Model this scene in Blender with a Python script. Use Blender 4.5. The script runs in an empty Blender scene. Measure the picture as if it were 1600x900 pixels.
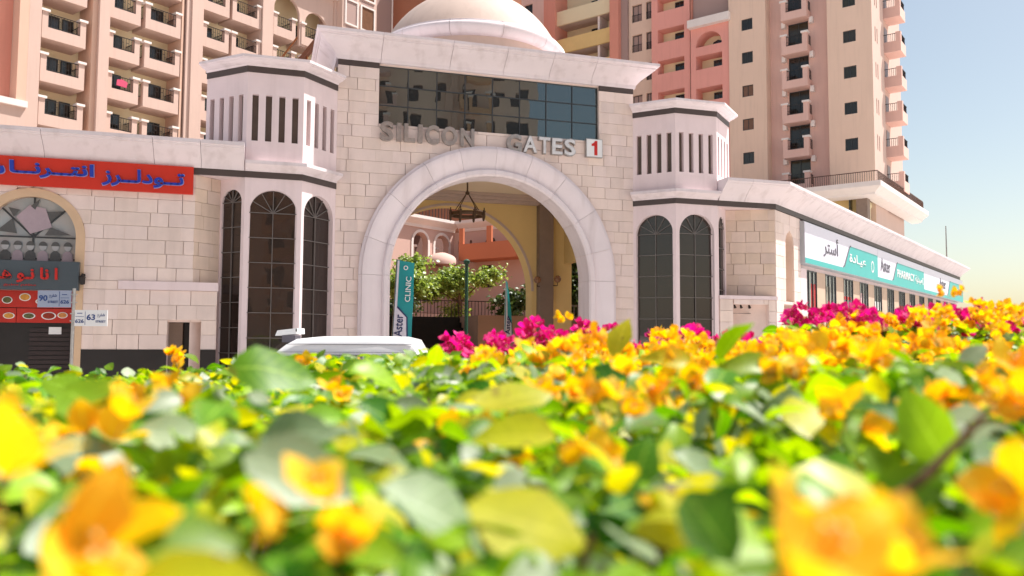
import bpy, math, random
from mathutils import Vector, Matrix
R = math.radians
random.seed(7)
scene = bpy.context.scene
COL = scene.collection

# ---------------------------------------------------------------- camera, sky, sun, exposure
cam_data = bpy.data.cameras.new("Camera")
cam_data.sensor_width = 36.0
cam_data.lens = 28.69
cam_data.clip_start = 0.02
cam_data.clip_end = 3000
cam_data.dof.use_dof = True
cam_data.dof.focus_distance = 16.0
cam_data.dof.aperture_fstop = 4.4
camera = bpy.data.objects.new("Camera", cam_data)
COL.objects.link(camera)
CAM = Vector((0, 0, 1.65))
camera.matrix_world = (Matrix.Translation(CAM) @ Matrix.Rotation(R(90 + 3.7), 4, 'X') @ Matrix.Rotation(R(0.3), 4, 'Z'))
scene.camera = camera

SUN_AZ, SUN_EL = 18.0, 60.0          # azimuth measured from +X towards +Y
world = bpy.data.worlds.new("World")
scene.world = world
world.use_nodes = True
wn = world.node_tree.nodes
sky = wn.new("ShaderNodeTexSky")
sky.sky_type = 'NISHITA'
sky.sun_disc = False
sky.sun_elevation = R(SUN_EL)
sky.sun_rotation = R(90 - SUN_AZ)
sky.altitude = 0
sky.air_density = 1.0
sky.dust_density = 1.7
sky.ozone_density = 1.0
wn["Background"].inputs[1].default_value = 0.10
sky_tint = wn.new("ShaderNodeMix"); sky_tint.data_type = 'RGBA'; sky_tint.blend_type = 'MULTIPLY'
sky_tint.inputs[0].default_value = 1.0; sky_tint.inputs[7].default_value = (0.94, 0.855, 0.715, 1)      # uniform colour grade over the sky
world.node_tree.links.new(sky.outputs[0], sky_tint.inputs[6])
world.node_tree.links.new(sky_tint.outputs[2], wn["Background"].inputs[0])

sun_data = bpy.data.lights.new("Sun", 'SUN')
sun_data.energy = 4.0
sun_data.angle = R(0.5)
sun_data.color = (1.0, 0.96, 0.91)
sun = bpy.data.objects.new("Sun", sun_data)
COL.objects.link(sun)
sdir = Vector((math.cos(R(SUN_EL)) * math.cos(R(SUN_AZ)), math.cos(R(SUN_EL)) * math.sin(R(SUN_AZ)), math.sin(R(SUN_EL))))
sun.rotation_euler = sdir.to_track_quat('Z', 'Y').to_euler()
sun.location = (30, 10, 60)

scene.view_settings.view_transform = 'Standard'
scene.view_settings.look = 'None'
scene.view_settings.exposure = 1.0
scene.view_settings.gamma = 1.0
scene.view_settings.use_curve_mapping = False
scene.render.engine = 'CYCLES'
scene.cycles.use_denoising = True
scene.cycles.max_bounces = 8
scene.cycles.diffuse_bounces = 4
scene.cycles.transparent_max_bounces = 8
scene.cycles.sample_clamp_indirect = 8

# ---------------------------------------------------------------- materials
MATS = {}
def mat(name, col, rough=0.75, var=0.08, scale=1.5, bump=0.0, bscale=60.0, rand=0.0, metal=0.0, spec=0.4,
        col2=None, stain=0.0, island=False, trans=0.0, streak=0.0):
    if name in MATS: return MATS[name]
    m = bpy.data.materials.new(name); m.use_nodes = True
    nt = m.node_tree; N = nt.nodes; L = nt.links
    b = N["Principled BSDF"]
    b.inputs["Roughness"].default_value = rough
    b.inputs["Metallic"].default_value = metal
    b.inputs["Specular IOR Level"].default_value = spec
    geo = N.new("ShaderNodeNewGeometry")
    pos = geo.outputs["Position"]
    nz = N.new("ShaderNodeTexNoise"); nz.inputs["Scale"].default_value = scale; nz.inputs["Detail"].default_value = 6
    nz.inputs["Roughness"].default_value = 0.65
    L.new(pos, nz.inputs["Vector"])
    mr = N.new("ShaderNodeMapRange"); mr.inputs[1].default_value = 0.28; mr.inputs[2].default_value = 0.72
    L.new(nz.outputs["Fac"], mr.inputs[0])
    mix = N.new("ShaderNodeMix"); mix.data_type = 'RGBA'
    c2 = col2 or tuple(c * (1 - var) for c in col)
    c1 = col if col2 else tuple(min(1, c * (1 + var * .6)) for c in col)
    mix.inputs[6].default_value = (*c1, 1); mix.inputs[7].default_value = (*c2, 1)
    L.new(mr.outputs[0], mix.inputs[0])
    out = mix.outputs[2]
    if stain > 0:      # long run-off streaks: vertical stretched noise
        mp = N.new("ShaderNodeMapping"); mp.inputs["Scale"].default_value = (3.5, 3.5, 0.25)
        L.new(pos, mp.inputs[0])
        n2 = N.new("ShaderNodeTexNoise"); n2.inputs["Scale"].default_value = 1.2; n2.inputs["Detail"].default_value = 5
        L.new(mp.outputs[0], n2.inputs["Vector"])
        r2 = N.new("ShaderNodeMapRange"); r2.inputs[1].default_value = 0.5; r2.inputs[2].default_value = 0.75
        r2.inputs[3].default_value = 0; r2.inputs[4].default_value = stain
        L.new(n2.outputs["Fac"], r2.inputs[0])
        mx = N.new("ShaderNodeMix"); mx.data_type = 'RGBA'; mx.blend_type = 'MULTIPLY'
        L.new(r2.outputs[0], mx.inputs[0]); L.new(out, mx.inputs[6]); mx.inputs[7].default_value = (0.55, 0.5, 0.47, 1)
        out = mx.outputs[2]
    if rand > 0 or island:
        oi = N.new("ShaderNodeObjectInfo")
        src = oi.outputs["Random"]
        if island:
            ad = N.new("ShaderNodeMath"); ad.operation = 'ADD'; L.new(src, ad.inputs[0]); L.new(geo.outputs["Random Per Island"], ad.inputs[1])
            fr = N.new("ShaderNodeMath"); fr.operation = 'FRACT'; L.new(ad.outputs[0], fr.inputs[0]); src = fr.outputs[0]
        rp = N.new("ShaderNodeMapRange"); rp.inputs[3].default_value = 1 - rand; rp.inputs[4].default_value = 1 + rand * .55
        L.new(src, rp.inputs[0])
        wn1 = N.new("ShaderNodeTexWhiteNoise"); wn1.noise_dimensions = '1D'; L.new(src, wn1.inputs["W"])
        rh = N.new("ShaderNodeMapRange"); rh.inputs[3].default_value = 0.5 - rand * .03; rh.inputs[4].default_value = 0.5 + rand * .16
        L.new(wn1.outputs["Value"], rh.inputs[0])
        hsv = N.new("ShaderNodeHueSaturation"); L.new(rp.outputs[0], hsv.inputs["Value"]); L.new(rh.outputs[0], hsv.inputs["Hue"])
        rs = N.new("ShaderNodeMapRange"); rs.inputs[3].default_value = 1 - rand * .9; rs.inputs[4].default_value = 1 + rand * 1.3
        L.new(wn1.outputs["Value"], rs.inputs[0]); L.new(rs.outputs[0], hsv.inputs["Saturation"])
        L.new(out, hsv.inputs["Color"]); out = hsv.outputs["Color"]
    L.new(out, b.inputs["Base Color"])
    if bump > 0:
        nb = N.new("ShaderNodeTexNoise"); nb.inputs["Scale"].default_value = bscale; nb.inputs["Detail"].default_value = 4
        L.new(pos, nb.inputs["Vector"])
        bp = N.new("ShaderNodeBump"); bp.inputs["Strength"].default_value = bump; bp.inputs["Distance"].default_value = 0.01
        L.new(nb.outputs["Fac"], bp.inputs["Height"]); L.new(bp.outputs[0], b.inputs["Normal"])
    MATS[name] = m
    return m

def glass(name, tint, refl, wav=0.02, wscale=1.6, rough=0.02, rcol=(0.85, 0.85, 0.85), top=0.9):
    m = bpy.data.materials.new(name); m.use_nodes = True
    N = m.node_tree.nodes; L = m.node_tree.links
    b = N["Principled BSDF"]; b.inputs["Base Color"].default_value = (*tint, 1); b.inputs["Roughness"].default_value = 0.25
    gl = N.new("ShaderNodeBsdfGlossy"); gl.inputs["Roughness"].default_value = rough; gl.inputs["Color"].default_value = (*rcol, 1)
    fr = N.new("ShaderNodeLayerWeight"); fr.inputs["Blend"].default_value = 0.35
    mr = N.new("ShaderNodeMapRange"); mr.inputs[3].default_value = refl; mr.inputs[4].default_value = top
    L.new(fr.outputs["Fresnel"], mr.inputs[0])
    ms = N.new("ShaderNodeMixShader"); L.new(mr.outputs[0], ms.inputs[0]); L.new(b.outputs[0], ms.inputs[1]); L.new(gl.outputs[0], ms.inputs[2])
    geo = N.new("ShaderNodeNewGeometry"); nz = N.new("ShaderNodeTexNoise"); nz.inputs["Scale"].default_value = wscale; nz.inputs["Detail"].default_value = 1
    L.new(geo.outputs["Position"], nz.inputs["Vector"])
    bp = N.new("ShaderNodeBump"); bp.inputs["Strength"].default_value = 1.0; bp.inputs["Distance"].default_value = wav
    L.new(nz.outputs["Fac"], bp.inputs["Height"]); L.new(bp.outputs[0], gl.inputs["Normal"])
    L.new(ms.outputs[0], N["Material Output"].inputs[0])
    MATS[name] = m
    return m

STONE = mat("limestone_block", (0.81, 0.66, 0.605), 0.8, 0.06, 4, 0.2, 55, rand=0.075, stain=0.22)
STONE_T = mat("shaded_limestone_block", (0.72, 0.55, 0.46), 0.8, 0.07, 4, 0.2, 55, rand=0.08, stain=0.2)  # tan copy for the notches: shadow and warm bounce put into the colour
STONE_B = mat("limestone_backing", (0.76, 0.61, 0.55), 0.9, 0.1, 3)
STONE_P = mat("limestone_pier", (0.80, 0.66, 0.665), 0.8, 0.05, 2.5, 0.2, 50, stain=0.2)
TRIM = mat("cast_stone_trim", (0.78, 0.69, 0.71), 0.75, 0.06, 1.3, 0.18, 40, rand=0.05, stain=0.35)
CREAM = mat("cream_render", (0.58, 0.445, 0.38), 0.7, 0.06, 1.2, 0.15, 40, stain=0.2)
BAND = mat("dark_band", (0.075, 0.055, 0.05), 0.5, 0.12, 3)
BLACK = mat("black_plinth", (0.02, 0.017, 0.017), 0.35, 0.2, 4)
YELLOW = mat("ochre_plaster", (0.80, 0.58, 0.25), 0.85, 0.07, 0.8, 0.1, 30)
CEIL = mat("ceiling_plaster", (0.82, 0.66, 0.48), 0.85, 0.05, 0.8)
BROWN = mat("brown_column", (0.26, 0.19, 0.15), 0.7, 0.12, 3, 0.2, 30)
IRON = mat("wrought_iron", (0.03, 0.025, 0.024), 0.5, 0.2, 8, metal=0.3)
RUST = mat("chandelier_bronze", (0.10, 0.06, 0.035), 0.55, 0.25, 12, metal=0.4)
ALU = mat("brushed_aluminium", (0.46, 0.44, 0.43), 0.32, 0.25, 9, metal=0.85, bump=0.3, bscale=25)
ALUW = mat("worn_white_letter", (0.72, 0.71, 0.72), 0.4, 0.22, 9, metal=0.25)
MULL = mat("pale_mullion", (0.16, 0.14, 0.13), 0.5, 0.1, 5)
MULLD = mat("dark_mullion", (0.045, 0.05, 0.055), 0.45, 0.1, 5)
WHITE = mat("white_paint", (0.80, 0.80, 0.80), 0.45, 0.04, 2)
REDP = mat("red_sign", (0.62, 0.03, 0.012), 0.45, 0.06, 1.5)
REDM = mat("red_letter", (0.55, 0.02, 0.015), 0.45, 0.06, 3)
BLUE = mat("blue_letter", (0.015, 0.045, 0.40), 0.4, 0.08, 3)
NAVY = mat("navy_print", (0.02, 0.03, 0.13), 0.5, 0.05, 3)
SLATE = mat("slate_sign", (0.065, 0.085, 0.10), 0.5, 0.08, 1.5)
TEAL = mat("teal_print", (0.05, 0.42, 0.40), 0.4, 0.05, 2)
TEALD = mat("teal_flag", (0.01, 0.30, 0.32), 0.5, 0.06, 3)
LILAC = mat("white_panel", (0.72, 0.70, 0.80), 0.4, 0.03, 1)
GREYP = mat("grey_print", (0.13, 0.12, 0.15), 0.5, 0.05, 3)
PEACH = mat("peach_plaster", (0.70, 0.46, 0.35), 0.85, 0.06, 0.25, stain=0.12)
PINK = mat("pale_pink_plaster", (0.64, 0.46, 0.39), 0.85, 0.05, 0.25, stain=0.12)
TANP = mat("tan_plaster", (0.70, 0.40, 0.22), 0.85, 0.07, 0.2, stain=0.12)
STRAW = mat("straw_plaster", (0.84, 0.72, 0.48), 0.85, 0.06, 0.25)
CORAL = mat("coral_plaster", (0.74, 0.31, 0.23), 0.85, 0.07, 0.2, stain=0.12)
ROSE = mat("rose_plaster", (0.82, 0.37, 0.31), 0.85, 0.06, 0.2, stain=0.12)
BUFF = mat("buff_plaster", (0.82, 0.60, 0.47), 0.85, 0.06, 0.15, stain=0.15)
CLAY = mat("clay_plaster", (0.76, 0.50, 0.43), 0.85, 0.07, 0.2, stain=0.15)
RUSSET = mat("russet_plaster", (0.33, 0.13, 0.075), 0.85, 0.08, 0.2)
MAUVE = mat("mauve_plaster", (0.42, 0.29, 0.26), 0.85, 0.06, 0.2)
CAPW = mat("white_coping", (0.82, 0.74, 0.70), 0.7, 0.06, 1.5)
DOORB = mat("dark_window_glass", (0.035, 0.028, 0.022), 0.12, 0.3, 2, rand=0.5, spec=0.6)
DOORB2 = mat("curtained_window", (0.20, 0.10, 0.06), 0.3, 0.2, 2)
GLASS_UP = glass("mirror_glass", (0.02, 0.022, 0.022), 0.40, 0.0006, 2.4, 0.01, (0.30, 0.36, 0.36))
GLASS_DK = glass("bronze_glass", (0.016, 0.010, 0.008), 0.075, 0.0014, 2.0, 0.02, (0.44, 0.34, 0.28), 0.4)
GLASS_SH = glass("shop_glass", (0.22, 0.23, 0.24), 0.16, 0.0015, 1.6, 0.02, (0.8, 0.8, 0.8))
LOUV = mat("louvre_panel", (0.13, 0.095, 0.075), 0.6, 0.15, 3)
GROUND = mat("paving_concrete", (0.55, 0.51, 0.48), 0.9, 0.12, 0.6, 0.1, 20)
ASPH = mat("asphalt", (0.055, 0.054, 0.053), 0.9, 0.15, 2, 0.2, 60)
KERB = mat("kerb_stone", (0.42, 0.40, 0.37), 0.9, 0.1, 2)
STEPD = mat("shaded_step_stone", (0.022, 0.018, 0.016), 0.7, 0.2, 3, spec=0.2)  # shadow on the steps put into a near-black stone colour
TERRA = mat("terracotta_paving", (0.36, 0.20, 0.13), 0.9, 0.1, 1)
ORANGE_P = mat("orange_plaster", (0.60, 0.20, 0.10), 0.85, 0.06, 0.4)
VANW = mat("van_white_paint", (0.80, 0.80, 0.81), 0.22, 0.02, 1, spec=0.6)
RUBBER = mat("rubber", (0.02, 0.02, 0.02), 0.8, 0.1, 10)
BARK = mat("bark", (0.16, 0.10, 0.065), 0.9, 0.25, 25, 0.4, 60)

def leafmat(name, c1, c2, trans, gloss, rough, rand, tcol=None, vein=True):
    m = bpy.data.materials.new(name); m.use_nodes = True
    N = m.node_tree.nodes; L = m.node_tree.links
    b = N["Principled BSDF"]; b.inputs["Roughness"].default_value = rough; b.inputs["Specular IOR Level"].default_value = gloss
    geo = N.new("ShaderNodeNewGeometry"); oi = N.new("ShaderNodeObjectInfo")
    ad = N.new("ShaderNodeMath"); ad.operation = 'ADD'; L.new(oi.outputs["Random"], ad.inputs[0]); L.new(geo.outputs["Random Per Island"], ad.inputs[1])
    fr = N.new("ShaderNodeMath"); fr.operation = 'FRACT'; L.new(ad.outputs[0], fr.inputs[0])
    mix = N.new("ShaderNodeMix"); mix.data_type = 'RGBA'; L.new(fr.outputs[0], mix.inputs[0])
    mix.inputs[6].default_value = (*c1, 1); mix.inputs[7].default_value = (*c2, 1)
    wnz = N.new("ShaderNodeTexWhiteNoise"); wnz.noise_dimensions = '1D'; L.new(fr.outputs[0], wnz.inputs["W"])
    mv = N.new("ShaderNodeMapRange"); mv.inputs[3].default_value = 1 - rand; mv.inputs[4].default_value = 1 + rand; L.new(wnz.outputs["Value"], mv.inputs[0])
    nz = N.new("ShaderNodeTexNoise"); nz.inputs["Scale"].default_value = 90; nz.inputs["Detail"].default_value = 3; L.new(geo.outputs["Position"], nz.inputs["Vector"])
    mn = N.new("ShaderNodeMapRange"); mn.inputs[3].default_value = 0.8; mn.inputs[4].default_value = 1.2; L.new(nz.outputs["Fac"], mn.inputs[0])
    mu = N.new("ShaderNodeMath"); mu.operation = 'MULTIPLY'; L.new(mv.outputs[0], mu.inputs[0]); L.new(mn.outputs[0], mu.inputs[1])
    at_ = N.new("ShaderNodeAttribute"); at_.attribute_name = "leafuv"
    sx = N.new("ShaderNodeSeparateXYZ"); L.new(at_.outputs["Vector"], sx.inputs[0])
    def mth(op, a, b=None):
        n_ = N.new("ShaderNodeMath"); n_.operation = op
        for i_, q_ in enumerate((a, b)):
            if q_ is None: continue
            if isinstance(q_, (int, float)): n_.inputs[i_].default_value = q_
            else: L.new(q_, n_.inputs[i_])
        return n_.outputs[0]
    ua = mth('MULTIPLY', mth('ABSOLUTE', mth('SUBTRACT', sx.outputs[0], .5)), 2.0)
    rib = mth('LESS_THAN', ua, .055)
    side = mth('GREATER_THAN', mth('SINE', mth('MULTIPLY', mth('SUBTRACT', sx.outputs[1], mth('MULTIPLY', ua, .22)), 48.0)), .93)
    vn = mth('MAXIMUM', rib, mth('MULTIPLY', side, .55))
    spn = N.new("ShaderNodeTexNoise"); spn.inputs["Scale"].default_value = 45; spn.inputs["Detail"].default_value = 2; L.new(geo.outputs["Position"], spn.inputs["Vector"])
    spot = mth('MULTIPLY', mth('GREATER_THAN', spn.outputs["Fac"], .70), .5)
    vm = N.new("ShaderNodeMix"); vm.data_type = 'RGBA'; L.new(mth('MULTIPLY', vn, .45), vm.inputs[0]); L.new(mix.outputs[2], vm.inputs[6]); vm.inputs[7].default_value = (*[min(1, c * 1.25 + .10) for c in c2], 1)
    vs_ = N.new("ShaderNodeMix"); vs_.data_type = 'RGBA'; L.new(spot, vs_.inputs[0]); L.new(vm.outputs[2], vs_.inputs[6]); vs_.inputs[7].default_value = (.22, .12, .03, 1)
    hs = N.new("ShaderNodeHueSaturation"); L.new(mu.outputs[0], hs.inputs["Value"]); L.new(vs_.outputs[2], hs.inputs["Color"])
    L.new(hs.outputs[0], b.inputs["Base Color"])
    tr = N.new("ShaderNodeBsdfTranslucent")
    hs2 = N.new("ShaderNodeHueSaturation"); hs2.inputs["Value"].default_value = 1.5; hs2.inputs["Hue"].default_value = tcol or 0.5
    hs2.inputs["Saturation"].default_value = 1.1
    L.new(hs.outputs[0], hs2.inputs["Color"]); L.new(hs2.outputs[0], tr.inputs["Color"])
    ms = N.new("ShaderNodeMixShader"); ms.inputs[0].default_value = trans
    L.new(b.outputs[0], ms.inputs[1]); L.new(tr.outputs[0], ms.inputs[2]); L.new(ms.outputs[0], N["Material Output"].inputs[0])
    MATS[name] = m
    return m
LEAF = leafmat("bougainvillea_leaf", (0.035, 0.18, 0.006), (0.32, 0.50, 0.010), 0.5, 0.5, 0.42, 0.35, 0.485)
LEAF_P = leafmat("sheen_pale_leaf", (0.20, 0.28, 0.14), (0.34, 0.40, 0.27), 0.3, 0.6, 0.45, 0.2)  # pale copy of the leaf: whitish sky sheen put into its colour
LEAF_Y = leafmat("backlit_lime_leaf", (0.50, 0.52, 0.010), (0.62, 0.56, 0.010), 0.5, 0.6, 0.42, 0.12, 0.49)  # lime copy of the leaf: glow of sun through it put into the colour
BRACT_O = leafmat("golden_bract", (0.88, 0.40, 0.02), (0.93, 0.66, 0.04), 0.42, 0.25, 0.6, 0.12)
BRACT_M = leafmat("magenta_bract", (0.52, 0.012, 0.12), (0.76, 0.05, 0.30), 0.4, 0.25, 0.6, 0.2)
FLOWERW = leafmat("cream_flower", (0.72, 0.50, 0.16), (0.75, 0.62, 0.30), 0.3, 0.3, 0.5, 0.1)
TWIG = mat("woody_twig", (0.20, 0.11, 0.07), 0.85, 0.3, 60)
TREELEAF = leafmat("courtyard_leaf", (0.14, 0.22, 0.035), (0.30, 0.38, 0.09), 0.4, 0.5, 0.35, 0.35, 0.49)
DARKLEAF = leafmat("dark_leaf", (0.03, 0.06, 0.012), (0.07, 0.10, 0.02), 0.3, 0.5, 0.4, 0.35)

# ---------------------------------------------------------------- helpers
ORG = {}      # object -> (frame, (u, v, z)) of its thing's origin
class Frame:
    def __init__(s, x, y, ang):
        s.o = Vector((x, y, 0)); s.a = R(ang)
        s.u = Vector((math.cos(s.a), math.sin(s.a), 0)); s.n = Vector((-math.sin(s.a), math.cos(s.a), 0))
    def w(s, u, v, z=0): return s.o + s.u * u + s.n * v + Vector((0, 0, z))
    def sub(s, u, v, ang):
        p = s.w(u, v); return Frame(p.x, p.y, math.degrees(s.a) + ang)
FW0 = Frame(0, 0, 0)
FG = Frame(-0.514, 19.0, 17)
FW = FG.sub(7.22, -0.78, 36)
FL = Frame(-33.0, 59.0, 53)
FT = Frame(22.496, 78.0, -37)

def tag(o, label, cat, group=None, kind=None):
    if label: o['label'] = label
    if cat: o['category'] = cat
    if group: o['group'] = group
    if kind: o['kind'] = kind
    return o
def thing(name, label, cat, F, u, v, z=0, group=None):
    o = bpy.data.objects.new(name, None); COL.objects.link(o)
    o.empty_display_size = 0.3
    o.location = F.w(u, v, z); o.rotation_euler = (0, 0, F.a)
    ORG[o.name] = (F, (u, v, z))
    return tag(o, label, cat, group)
def child(name, me, parent, loc=(0, 0, 0), rot=(0, 0, 0), m=None):
    o = bpy.data.objects.new(name, me); COL.objects.link(o)
    o.parent = parent; o.location = loc; o.rotation_euler = rot
    ORG[o.name] = ORG[parent.name]
    if m and me and not me.materials: me.materials.append(m)
    return o

class MB:
    def __init__(s): s.v = []; s.f = []; s.smooth = False
    def add(s, vs, fs):
        b = len(s.v); s.v += [tuple(p) for p in vs]; s.f += [tuple(i + b for i in f) for f in fs]; return s
    def box(s, a, b, c, d, e, f):      # u0,u1,v0,v1,z0,z1
        s.add([(a,c,e),(b,c,e),(b,d,e),(a,d,e),(a,c,f),(b,c,f),(b,d,f),(a,d,f)],
              [(0,3,2,1),(4,5,6,7),(0,1,5,4),(1,2,6,5),(2,3,7,6),(3,0,4,7)]); return s
    def quad(s, *p): s.add(p, [tuple(range(len(p)))]); return s
    def prism(s, poly, z0, z1):        # footprint polygon, counter-clockwise from above
        n = len(poly)
        s.add([(x, y, z0) for x, y in poly] + [(x, y, z1) for x, y in poly],
              [tuple(range(n))[::-1], tuple(range(n, 2 * n))] + [(i, (i + 1) % n, n + (i + 1) % n, n + i) for i in range(n)]); return s
    def plate(s, poly, v0, v1):        # polygon in (u,z) extruded along v (v0 in front)
        n = len(poly)
        s.add([(x, v0, z) for x, z in poly] + [(x, v1, z) for x, z in poly],
              [tuple(range(n)), tuple(range(n, 2 * n))[::-1]] + [(i, n + i, n + (i + 1) % n, (i + 1) % n) for i in range(n)]); return s
    def holes(s, u0, u1, z0, z1, hs, v, rev):   # wall sheet facing -v with rectangular holes and reveals
        us = sorted({u0, u1, *[h[0] for h in hs], *[h[1] for h in hs]}); zs = sorted({z0, z1, *[h[2] for h in hs], *[h[3] for h in hs]})
        us = [x for x in us if u0 <= x <= u1]; zs = [x for x in zs if z0 <= x <= z1]
        for a, b in zip(us, us[1:]):
            for c, d in zip(zs, zs[1:]):
                mu, mz = (a + b) / 2, (c + d) / 2
                if any(h[0] < mu < h[1] and h[2] < mz < h[3] for h in hs): continue
                s.quad((a, v, c), (b, v, c), (b, v, d), (a, v, d))
        for a, b, c, d in hs:
            w = v + rev
            s.quad((a, v, c), (a, v, d), (a, w, d), (a, w, c)); s.quad((b, v, c), (b, w, c), (b, w, d), (b, v, d))
            s.quad((a, v, c), (a, w, c), (b, w, c), (b, v, c)); s.quad((a, v, d), (b, v, d), (b, w, d), (a, w, d))
        return s
    def arch(s, u0, u1, z0, z1, cx, r, zs, v0, v1, n=24, sill=None):   # slab with arched opening (open to z0, or to sill)
        pts = [(cx - r * math.cos(math.pi * i / n), zs + r * math.sin(math.pi * i / n)) for i in range(n + 1)]
        for v, fl in ((v0, 0), (v1, 1)):
            def q(*p): s.quad(*[(x, v, z) for x, z in (p[::-1] if fl else p)])
            if u0 < cx - r: q((u0, z0), (cx - r, z0), (cx - r, z1), (u0, z1))
            if u1 > cx + r: q((cx + r, z0), (u1, z0), (u1, z1), (cx + r, z1))
            for (a, c), (b, d) in zip(pts, pts[1:]): q((a, c), (b, d), (b, z1), (a, z1))
            if sill is not None: q((cx - r, z0), (cx + r, z0), (cx + r, sill), (cx - r, sill))
        zb = z0 if sill is None else sill
        full = [(cx - r, zb)] + pts + [(cx + r, zb)]
        for (a, c), (b, d) in zip(full, full[1:]): s.quad((a, v0, c), (a, v1, c), (b, v1, d), (b, v0, d))
        if sill is not None: s.quad((cx - r, v0, sill), (cx + r, v0, sill), (cx + r, v1, sill), (cx - r, v1, sill))
        s.quad((u0, v0, z1), (u1, v0, z1), (u1, v1, z1), (u0, v1, z1))
        s.quad((u0, v1, z0), (u0, v0, z0), (u0, v0, z1), (u0, v1, z1)); s.quad((u1, v0, z0), (u1, v1, z0), (u1, v1, z1), (u1, v0, z1))
        return s
    def tube(s, pts, rad, n=8, cap=True):
        rings = []
        pts = [Vector(p) for p in pts]
        if not isinstance(rad, (list, tuple)): rad = [rad] * len(pts)
        b = len(s.v)
        for i, p in enumerate(pts):
            d = (pts[min(i + 1, len(pts) - 1)] - pts[max(i - 1, 0)]).normalized()
            x = d.orthogonal().normalized() if i == 0 else (px - d * px.dot(d)).normalized()
            px = x; y = d.cross(x)
            for k in range(n):
                t = 2 * math.pi * k / n; s.v.append(tuple(p + (x * math.cos(t) + y * math.sin(t)) * rad[i]))
        for i in range(len(pts) - 1):
            for k in range(n):
                s.f.append((b + i*n + k, b + i*n + (k+1) % n, b + (i+1)*n + (k+1) % n, b + (i+1)*n + k))
        if cap:
            s.f.append(tuple(b + k for k in range(n))[::-1]); s.f.append(tuple(b + (len(pts)-1)*n + k for k in range(n)))
        return s
    def lathe(s, cx, cy, prof, n=48, a0=0, a1=2 * math.pi):
        b = len(s.v); m = len(prof); full = abs(a1 - a0 - 2 * math.pi) < 1e-6
        k = n if full else n + 1
        for i in range(k):
            t = a0 + (a1 - a0) * i / n
            for r, z in prof: s.v.append((cx + r * math.cos(t), cy + r * math.sin(t), z))
        for i in range(n):
            j = (i + 1) % k
            for q in range(m - 1):
                s.f.append((b + i*m + q, b + j*m + q, b + j*m + q + 1, b + i*m + q + 1))
        return s
    def mesh(s, name, off=(0, 0, 0), m=None):
        me = bpy.data.meshes.new(name)
        me.from_pydata([(x - off[0], y - off[1], z - off[2]) for x, y, z in s.v], [], s.f)
        me.validate()
        if s.smooth:
            for p in me.polygons: p.use_smooth = True
        if m: me.materials.append(m)
        return me
    def build(s, name, m, parent):
        return child(name, s.mesh(name, ORG[parent.name][1], m), parent)
    def top(s, name, m, F, at, label, cat, group=None, kind=None):
        o = bpy.data.objects.new(name, s.mesh(name, at, m)); COL.objects.link(o)
        o.location = F.w(*at); o.rotation_euler = (0, 0, F.a); ORG[o.name] = (F, tuple(at))
        return tag(o, label, cat, group, kind)

def smooth(o, ang=35):
    for p in o.data.polygons: p.use_smooth = True
    o.data.set_sharp_from_angle(angle=R(ang))
    return o

_tc = {}
def text_mesh(body, w, h, ext=0.01, off=0.0, res=3):
    key = (body, round(w, 3), round(h, 3), ext, off)
    if key in _tc: return _tc[key]
    c = bpy.data.curves.new("lettering", 'FONT'); c.body = body; c.resolution_u = res; c.offset = off; c.extrude = 0.02
    o = bpy.data.objects.new("lettering", c); COL.objects.link(o)
    dg = bpy.context.evaluated_depsgraph_get(); dg.update()
    me = bpy.data.meshes.new_from_object(o.evaluated_get(dg))
    bpy.data.objects.remove(o); bpy.data.curves.remove(c)
    xs = [v.co.x for v in me.vertices]; ys = [v.co.y for v in me.vertices]
    x0, x1, y0, y1 = min(xs), max(xs), min(ys), max(ys)
    for v in me.vertices:
        x, y, z = v.co
        v.co = ((x - x0) / (x1 - x0) * w, -z / 0.02 * ext, (y - y0) / (y1 - y0) * h)
    me.materials.clear(); _tc[key] = me
    return me
def text(name, body, w, h, parent, u, v, z, m, ext=0.008, off=0.0, rot=0.0):
    me = text_mesh(body, w, h, ext, off)
    if me.materials and me.materials[0] != m: me = me.copy(); me.materials.clear()
    F, og = ORG[parent.name]
    return child(name, me, parent, (u - og[0], v - og[1], z - og[2]), (0, rot, 0), m)

# Arabic letters as joined presentation forms in visual (left to right) order
def ar(*codes): return "".join(chr(c) for c in codes[::-1])
K = 0x640

def offset_path(path, e):
    """offset an open 2D path to its right-hand side (towards the viewer when it runs left to right)"""
    out = []
    n = len(path)
    for i in range(n):
        def nrm(a, b):
            d = Vector((b[0] - a[0], b[1] - a[1])).normalized(); return Vector((d.y, -d.x))
        n1 = nrm(path[i-1], path[i]) if i > 0 else None
        n2 = nrm(path[i], path[i+1]) if i < n - 1 else None
        if n1 is None: m = n2
        elif n2 is None: m = n1
        else:
            m = n1 + n2; m = m / max(0.2, m.dot(n1))
        out.append((path[i][0] + m.x * e, path[i][1] + m.y * e))
    return out
def sweep(path, prof):
    """prof: list of (e, z); returns an MB with capped ends"""
    mb = MB(); rows = [offset_path(path, e) for e, z in prof]
    k = len(prof)
    for i in range(len(path)):
        for j in range(k): mb.v.append((rows[j][i][0], rows[j][i][1], prof[j][1]))
    for i in range(len(path) - 1):
        for j in range(k):
            j2 = (j + 1) % k
            mb.f.append((i*k + j, (i+1)*k + j, (i+1)*k + j2, i*k + j2))
    mb.f.append(tuple(range(k))[::-1]); mb.f.append(tuple((len(path)-1)*k + j for j in range(k)))
    return mb
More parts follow.
